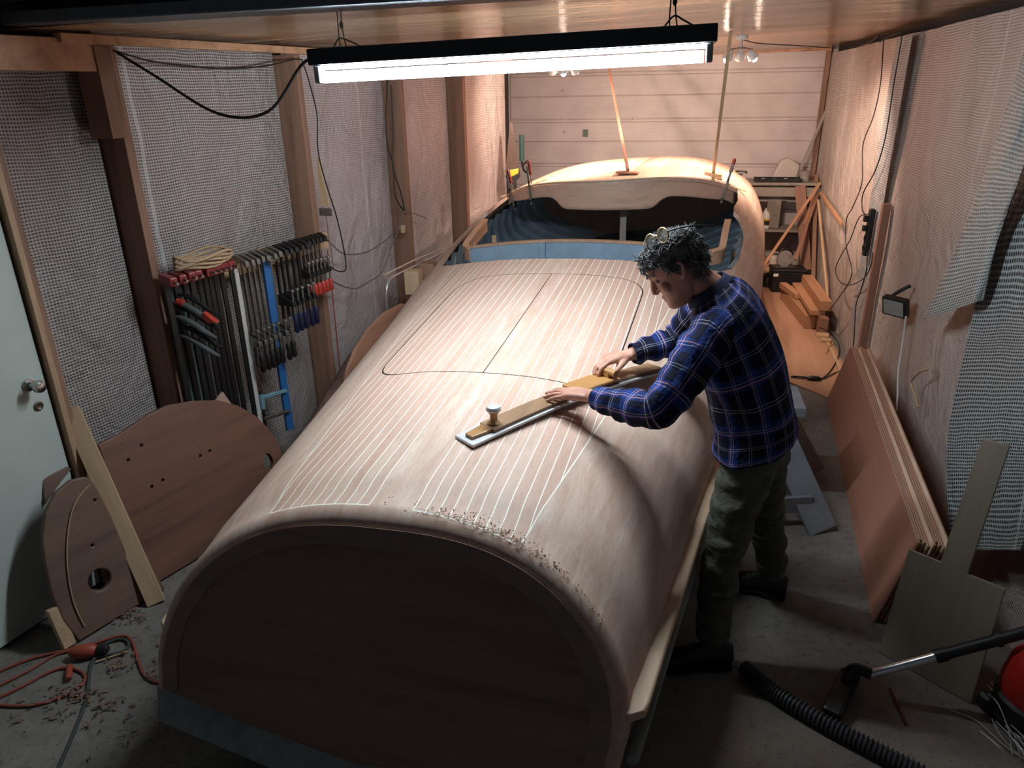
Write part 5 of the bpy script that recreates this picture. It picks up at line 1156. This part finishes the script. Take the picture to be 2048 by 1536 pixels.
M_SKIN = NT('skin'); o_ = M_SKIN.coord(); n = M_SKIN.noise(o_, 22, 5); n2 = M_SKIN.noise(o_, 160, 3)
M_SKIN.base(M_SKIN.ramp(n, [(.3, s2l((178, 124, 104))), (.7, s2l((206, 156, 134)))])); M_SKIN.set(.5); M_SKIN.b.inputs['Subsurface Weight'].default_value = .08; M_SKIN.b.inputs['Subsurface Radius'].default_value = (.01, .004, .002); M_SKIN.bump(n2, .2, .001)
bo = allb.build('body', M_SKIN.m, None)
rm = bo.modifiers.new('r', 'REMESH'); rm.mode = 'VOXEL'; rm.voxel_size = .0034; sm = bo.modifiers.new('s', 'SMOOTH'); sm.factor = .5; sm.iterations = 3
bpy.context.view_layer.update(); applied(bo); bo.data.shade_smooth()
def adopt(o, par): o.matrix_basis = par.matrix_basis.inverted() @ o.matrix_basis; o.parent = par; return o
adopt(bo, man); bo.name = 'body'
if not bo.data.materials: bo.data.materials.append(M_SKIN.m)
# nails, brows, eyes
b = MB()
for p, v, n, dk in tl_+tr_:
    s = v.cross(n).normalized(); nn = s.cross(v).normalized(); nn = nn if nn.dot(n) > 0 else -nn
    b.ball(p+nn*.0056-v*.001, (.0052, .0062, .0014), 10, 6, Matrix((s, v, nn)).transposed())
b.build('fingernails', plain('nail', (214, 176, 160), .35), man, smooth=180, world=True)
M_HAIR = NT('grey_hair'); o_ = M_HAIR.coord(); n = M_HAIR.noise(o_, 34, 5, .7); M_HAIR.base(M_HAIR.ramp(n, [(.32, s2l((52, 50, 50))), (.5, s2l((90, 88, 88))), (.7, s2l((152, 150, 148)))])); M_HAIR.set(.85, spec=.15); M_HAIR = M_HAIR.m
for sx in (-1, 1):
    MB().tube([HM @ V((sx*.046, .0845, .0)), HM @ V((sx*.031, .0875, -.0045)), HM @ V((sx*.018, .084, -.001))], .0012, 5).build('eyelashes', M_BLKP, man, world=True)
    MB().ball(HM @ V((sx*.031, .0735, -.003)), .0112, 12, 8).build('eye', M_WHITE, man, smooth=180, world=True)
    MB().tube([HM @ V((sx*.052, .078, .028)), HM @ V((sx*.031, .098, .032)), HM @ V((sx*.012, .100, .025))], [.002, .0038, .003], 6).build('eyebrow', M_HAIR, man, smooth=60, world=True)
# hair
rr = random.Random(21)
def hairline(a):  # lowest z of hair at angle a (0 = face)
    q = abs((a+PI) % (2*PI)-PI); return smooth_i(q, (0, .55, .9, 1.25, 1.5, 1.8, 2.2, PI), (.062, .066, .048, -.005, .018, -.012, -.07, -.085))
cap = MB().grid(lambda u, v: head_pt(u*2*PI, hairline(u*2*PI)+(HZ[-1]+.004-hairline(u*2*PI))*v,   .007+.005*math.sin(PI*min(1, v*1.3))**.5+.004*noise.noise(V((math.sin(u*2*PI)*3, math.cos(u*2*PI)*3, v*5)))+.003), 64, 26, closed=True)
cap.f.append(tuple(26*64+i for i in range(64))); cap.f.append(tuple(i for i in reversed(range(64)))); cap.v = [HM @ v for v in cap.v]
tf = MB()
for _ in range(2300):
    a = rr.random()*2*PI; v = rr.random()**.8; hl = hairline(a); z = hl+(.118-hl)*v; p = head_pt(a, z, .010); q = head_pt(a, z, .03); nrm = (q-p); nrm = nrm.normalized() if nrm.length > 1e-6 else V((0, 0, 1))
    if z > .09: nrm = (nrm+V((0, 0, 1.2))).normalized()
    flow = V((rr.gauss(0, .5), -.7+rr.gauss(0, .5), -.55 if z < .07 else .05)); 
    if p.y > .04: flow = V((rr.gauss(0, .6), .5+rr.gauss(0, .3), -.2)) if z < .085 else V((rr.gauss(0, .6), rr.gauss(0, .5), .1))
    flow = (flow-nrm*flow.dot(nrm)*.8).normalized(); Lh = .020+.022*rr.random(); c = rr.gauss(0, .5); sdv = nrm.cross(flow)
    P = [p, p+flow*Lh*.35+nrm*.006, p+flow*Lh*.75+nrm*(.005)+sdv*c*.012, p+flow*Lh+nrm*(.001+.006*rr.random())+sdv*c*.024]
    tf.tube([HM @ x for x in spline(P, 2)], [.0022, .0025, .0024, .0021, .0017, .0011, .0003], 4, cap=False)
join([cap, tf]).build('hair', M_HAIR, man, smooth=180, world=True)
# ---- plaid shirt
def plaid(name):
    t = NT(name); uv = t.coord('UV'); X, Y, _ = t.sep(uv); o_ = t.coord()
    nz = t.noise(o_, 6, 3); X = t.M('ADD', X, t.M('MULTIPLY', nz, .02)); Y = t.M('ADD', Y, t.M('MULTIPLY', nz, .02))
    def ln(v, per, ofs, w_): return t.M('LESS_THAN', t.M('ABSOLUTE', t.M('SUBTRACT', t.M('FRACT', t.M('ADD', t.M('DIVIDE', v, per), ofs)), .5)), w_)
    per = .074
    dx = t.M('MAXIMUM', ln(X, per, .0, .014), ln(X, per, .13, .014)); dy = t.M('MAXIMUM', ln(Y, per, .0, .014), ln(Y, per, .13, .014))
    bx2 = ln(X, per*2, .25, .14); by2 = ln(Y, per*2, .25, .14); rx2 = ln(X, per*2, .32, .016); ry2 = ln(Y, per*2, .32, .016)
    c = t.mix(t.M('MULTIPLY', t.M('ADD', bx2, by2), .5), s2l((14, 17, 42)), s2l((38, 62, 134)))
    c = t.mix(t.M('MULTIPLY', t.M('MAXIMUM', rx2, ry2), .4), c, s2l((190, 96, 104)))
    c = t.mix(t.M('MULTIPLY', t.M('ADD', dx, dy), .42), c, s2l((206, 204, 206)))
    t.base(c); t.set(.85, spec=.2); wr = t.noise(o_, 9, 5, .6, 1.0); t.bump(wr, .55, .03); return t.m
M_SHIRT = plaid('plaid_flannel')
Wd = (J['rs']-J['ls']).normalized()
rings = [((.362, 2.515, .905), .150, .195, (.94, 0, .34)), ((.355, 2.515, .955), .147, .190, (.95, 0, .32)), ((.342, 2.515, 1.01), .140, .184, (.955, 0, .30)), ((.315, 2.515, 1.10), .140, .188, (.95, 0, .31)), ((.278, 2.515, 1.20), .142, .202, (.93, 0, .36)), ((.240, 2.516, 1.29), .140, .218, (.9, 0, .43)), ((.210, 2.518, 1.355), .125, .222, (.86, 0, .5)), ((.188, 2.518, 1.400), .105, .195, (.82, 0, .57)), ((.170, 2.516, 1.428), .085, .135, (.8, 0, .6)), ((.158, 2.514, 1.448), .070, .080, (.8, 0, .6))]
def ringpt(u, v):
    k = v*(len(rings)-1); i = min(int(k), len(rings)-2); f = k-i
    def g(fn): 
        xs = list(range(len(rings))); return smooth_i(k, xs, [fn(r) for r in rings])
    c = V((g(lambda r: r[0][0]), g(lambda r: r[0][1]), g(lambda r: r[0][2]))); hd = g(lambda r: r[1]); hw = g(lambda r: r[2]); xa = V((g(lambda r: r[3][0]), 0, g(lambda r: r[3][2]))).normalized()
    ya = V((.05, 1, .06)).normalized(); a = u*2*PI; x, y = math.cos(a), math.sin(a); e = 2.5; r = (abs(x)**e+abs(y)**e)**(-1/e)
    p = c+xa*hd*x*r+ya*hw*y*r
    wv = .014*noise.noise(V((p.x*6, p.y*6, p.z*9+p.x*5)))+.006*noise.noise(V((p.x*14+4, p.y*14, p.z*8)))
    return p+(xa*x+ya*y).normalized()*wv
st = MB().grid(ringpt, 72, 60, closed=True, uvfn=lambda u, v: (u*1.15, v*.72))
def sleeve(path, radii, seed):
    P = spline(path, 8); N = len(P); M0 = MB(); n = 28; x = None; k0 = 0; acc = 0
    rs = [smooth_i(i/8, list(range(len(radii))), radii) for i in range(N)]
    R = []
    for i, p in enumerate(P):
        d = (P[min(i+1, N-1)]-P[max(i-1, 0)]).normalized(); x = V((0, 0, 1)) if x is None else x; x = (x-d*x.dot(d)).normalized(); y = d.cross(x); row = []
        if i: acc += (p-P[i-1]).length
        for j in range(n):
            a = 2*PI*j/n; wv = .007*noise.noise(V((a*1.2+seed, acc*22, seed)))+.004*math.sin(acc*90+math.sin(a)*2.2); rr_ = rs[i]*(1 if i < N-1 else .96)+wv*(1 if 0 < i < N-2 else 0)
            row.append(p+x*math.cos(a)*rr_+y*math.sin(a)*rr_)
        R.append((row, acc))
    for i, (row, ac) in enumerate(R): M0.v += row
    for i in range(N-1):
        for j in range(n):
            j2 = (j+1) % n; M0.uv[len(M0.f)] = [(j/n*.36, R[i][1]), ((j+1)/n*.36, R[i][1]), ((j+1)/n*.36, R[i+1][1]), (j/n*.36, R[i+1][1])]; M0.f.append((i*n+j, i*n+j2, (i+1)*n+j2, (i+1)*n+j))
    return M0
def joinuv(a, b):
    k = len(a.v); kf = len(a.f); a.v += b.v
    for i, f in enumerate(b.f):
        a.f.append(tuple(x+k for x in f))
        if i in b.uv: a.uv[kf+i] = b.uv[i]
    return a
sL = sleeve([(.205, 2.40, 1.365), (.145, 2.315, 1.325), (.075, 2.23, 1.225), (.005, 2.18, 1.142), (-.075, 2.235, 1.118), (-.150, 2.295, 1.103), (-.205, 2.342, 1.094)], [.070, .078, .070, .062, .056, .047, .040], 1.0)
sR = sleeve([(.225, 2.64, 1.395), (.185, 2.73, 1.365), (.12, 2.82, 1.25), (.065, 2.858, 1.152), (-.005, 2.825, 1.132), (-.060, 2.795, 1.122), (-.105, 2.770, 1.113)], [.070, .076, .068, .060, .054, .047, .041], 5.0)
so = joinuv(joinuv(st, sL), sR).build('shirt', M_SHIRT, man, smooth=180, world=True); sm = so.modifiers.new('s', 'SOLIDIFY'); sm.thickness = .003; sm.offset = 0
def collar(u, v):
    a = u*1.86*PI+.07*PI+PI; r = .068+.016*v; return V((.156, 2.513, 1.445))+V((.8, 0, .6))*math.cos(a)*r*1.05+V((.03, 1, .04))*math.sin(a)*r*1.05+V((-.6, 0, .8))*(.030-.034*v)
co_ = MB().grid(collar, 40, 4).build('collar', plain('navy_cloth', (26, 34, 66), .85), man, smooth=180, world=True); sm = co_.modifiers.new('s', 'SOLIDIFY'); sm.thickness = .004
# ---- trousers
tn_ = dict(pel=(V((.368, 2.52, .91)), (.135, .150)), wa=(V((.352, 2.52, .99)), (.125, .145)), lh=(V((.335, 2.43, .83)), .105), lt=(V((.305, 2.40, .66)), .092), lk=(J['lk'], .078), lc=(V((.268, 2.34, .30)), .074), la=(V((.265, 2.312, .10)), .066), rh=(V((.405, 2.625, .83)), .105), rt=(V((.438, 2.67, .65)), .090), rk=(J['rk'], .076), rc=(V((.51, 2.76, .28)), .072), ra=(V((.545, 2.80, .10)), .062))
tb2 = skin(tn_, [('pel', 'wa'), ('pel', 'lh'), ('lh', 'lt'), ('lt', 'lk'), ('lk', 'lc'), ('lc', 'la'), ('pel', 'rh'), ('rh', 'rt'), ('rt', 'rk'), ('rk', 'rc'), ('rc', 'ra')])
to = tb2.build('trousers', None, None); rm = to.modifiers.new('r', 'REMESH'); rm.mode = 'VOXEL'; rm.voxel_size = .008; bpy.context.view_layer.update(); applied(to)
for v in to.data.vertices:
    p = v.co; k = .016 if p.z < .8 else .007; nn = v.normal; fold = noise.noise(V((p.x*7, p.y*7, p.z*26)))*k+noise.noise(V((p.x*20, p.y*20, p.z*34+3)))*k*.4
    v.co = p+nn*fold
to.data.shade_smooth(); tm = NT('olive_trousers'); o_ = tm.coord(); n = tm.noise(tm.map(o_, (1, 1, 2)), 14, 5, .6, .8); tm.base(tm.ramp(n, [(.3, s2l((70, 70, 62))), (.7, s2l((104, 104, 92)))])); tm.set(.85, spec=.2); tm.bump(n, .6, .02); to.data.materials.clear(); to.data.materials.append(tm.m); adopt(to, man); to.name = 'trousers'
# ---- shoes
M_SHOE = plain('dark_leather', (36, 30, 28), .45, var=.2); M_SOLE = plain('dark_sole', (24, 24, 24), .7)
def shoe(heel, toe, side):
    h_, t_ = V(heel), V(toe); d = (t_-h_); L_ = d.length; d.normalize(); s = V((-d.y, d.x, 0)); r = empty('shoe', h_); 
    def up(u, v):
        a = u*2*PI; k = v; wd = smooth_i(k, (0, .15, .45, .75, .93, 1), (.030, .036, .036, .048, .038, .012)); ht = smooth_i(k, (0, .12, .3, .5, .75, .95, 1), (.085, .105, .115, .085, .058, .042, .028)); x = math.cos(a); z = math.sin(a)
        return h_+d*(k*L_)+s*(wd*x*(1 if z < 0 else (1-.35*z)))+V((0, 0, .022+(ht*z*.5+ht*.5 if z > 0 else ht*.5+z*ht*.5)))
    b = MB().grid(up, 24, 24, closed=True); b.f.append(tuple(range(24))); b.f.append(tuple(24*24+i for i in range(24)))
    o = b.build('shoe', M_SHOE, man, smooth=60, world=True)
    poly = [h_+d*(k*L_)+s*q*smooth_i(k, (0, .1, .45, .75, .93, 1), (.030, .040, .038, .052, .042, .02))+V((0, 0, .002)) for q in (1,) for k in [i/14 for i in range(15)]]+[h_+d*(k*L_)-s*smooth_i(k, (0, .1, .45, .75, .93, 1), (.030, .040, .038, .052, .042, .02))+V((0, 0, .002)) for k in [i/14 for i in range(14, -1, -1)]]
    sl_ = MB().prism(poly, (0, 0, .024)).build('sole', M_SOLE, None, bevel=.004); sl_.parent = o; sl_.matrix_basis = Matrix.Translation(-man.matrix_basis.translation)
    lb2 = MB()
    for k in (.42, .50, .58, .66): c = up(.25, k); lb2.tube([c-s*.022+V((0, 0, -.004)), c+V((0, 0, .003)), c+s*.022+V((0, 0, -.004))], .0025, 5)
    q = lb2.build('laces', plain('lace', (70, 64, 58), .8), None, smooth=60); q.parent = o; q.matrix_basis = Matrix.Translation(-man.matrix_basis.translation)
    bpy.data.objects.remove(r)
shoe((.345, 2.335, 0), (.065, 2.275, 0), 1); shoe((.61, 2.795, 0), (.35, 2.855, 0), 1)
# ---- glasses pushed up on the hair
gl = empty('eyeglasses', M=HM @ Matrix.Translation((-.050, .004, .104)) @ Matrix.Scale(1.15, 4) @ Matrix.Rotation(.6, 4, 'Z') @ Matrix.Rotation(.35, 4, 'X')); tag(gl, 'tan-rimmed eyeglasses pushed up on the man\'s grey hair', 'glasses')
M_RIM = plain('tan_rim', (176, 150, 120), .35); t = NT('lens'); t.base(s2l((220, 210, 200))); t.set(.05, trans=.9); M_LENS = t.m
for sx in (-1, 1):
    P = [V((sx*.034+.026*math.cos(a), 0, .018+.021*math.sin(a))) for a in [2*PI*k/28 for k in range(29)]]
    MB().tube(P, .0026, 8, cap=False).build('rim', M_RIM, gl, smooth=60); MB().prism([V((sx*.034+.025*math.cos(2*PI*k/28), -.0008, .018+.020*math.sin(2*PI*k/28))) for k in range(28)], (0, .0016, 0)).build('lens', M_LENS, gl)
    MB().tube(spline([(sx*.061, 0, .022), (sx*.082, -.03, .020), (sx*.094, -.08, .012), (sx*.092, -.13, -.002)]), .0022, 6).build('temple', M_BLKP, gl, smooth=60)
MB().tube(spline([(-.009, .0, .022), (0, .003, .027), (.009, 0, .022)]), .0022, 6).build('bridge', M_RIM, gl, smooth=60)

# ---- repeats share a group
GR = dict(plastic_sheet='plastic sheets lining the workshop walls', pipe_clamp='long red-headed bar clamps on the rack', locking_clamp='locking grips on the rack', wooden_prop='props between ceiling and foredeck', wooden_pad='pads under the props',
          wooden_shim='shims under the dash clamps', timber_block='timbers stacked by the right wall', timber_offcut='offcuts before the timber stack', jar='jars and pots under the workbench', flat_case='flat cases under the workbench',
          loose_sheet_flap='loose sheets at the right wall', boat_cradle='blocks under the boat', ceiling_spotlight='three-spot ceiling lamps', suspension_cord='cords holding the tube lamp', extension_cord='orange cords on the floor', old_transom_panel='old mahogany panels on the left', wooden_block='wooden blocks by the windscreen frame', cardboard_box='cardboard boxes under the workbench')
for o in [q for q in bpy.data.objects if q.parent is None and 'label' in q]:
    n0 = o.name.split('.')[0]; lb = o['label']
    if n0 in GR: o['group'] = GR[n0]
    elif n0 == 'bar_clamp': o['group'] = 'grey steel bar clamps on the rack' if 'grey steel' in lb else ('blue-gripped screw clamps on the rack' if 'blue grip' in lb else 'small red-gripped clamps on the rack')
    elif n0 == 'screw_clamp': o['group'] = 'small clamps on the blue bar' if 'blue bar' in lb else 'red-handled clamps on the dash'
    elif n0 == 'leaning_batten' and 'mahogany' not in lb: o['group'] = 'battens leaning in the far right corner'
    elif n0 == 'power_cable': o['group'] = 'cables hanging on the workshop walls'
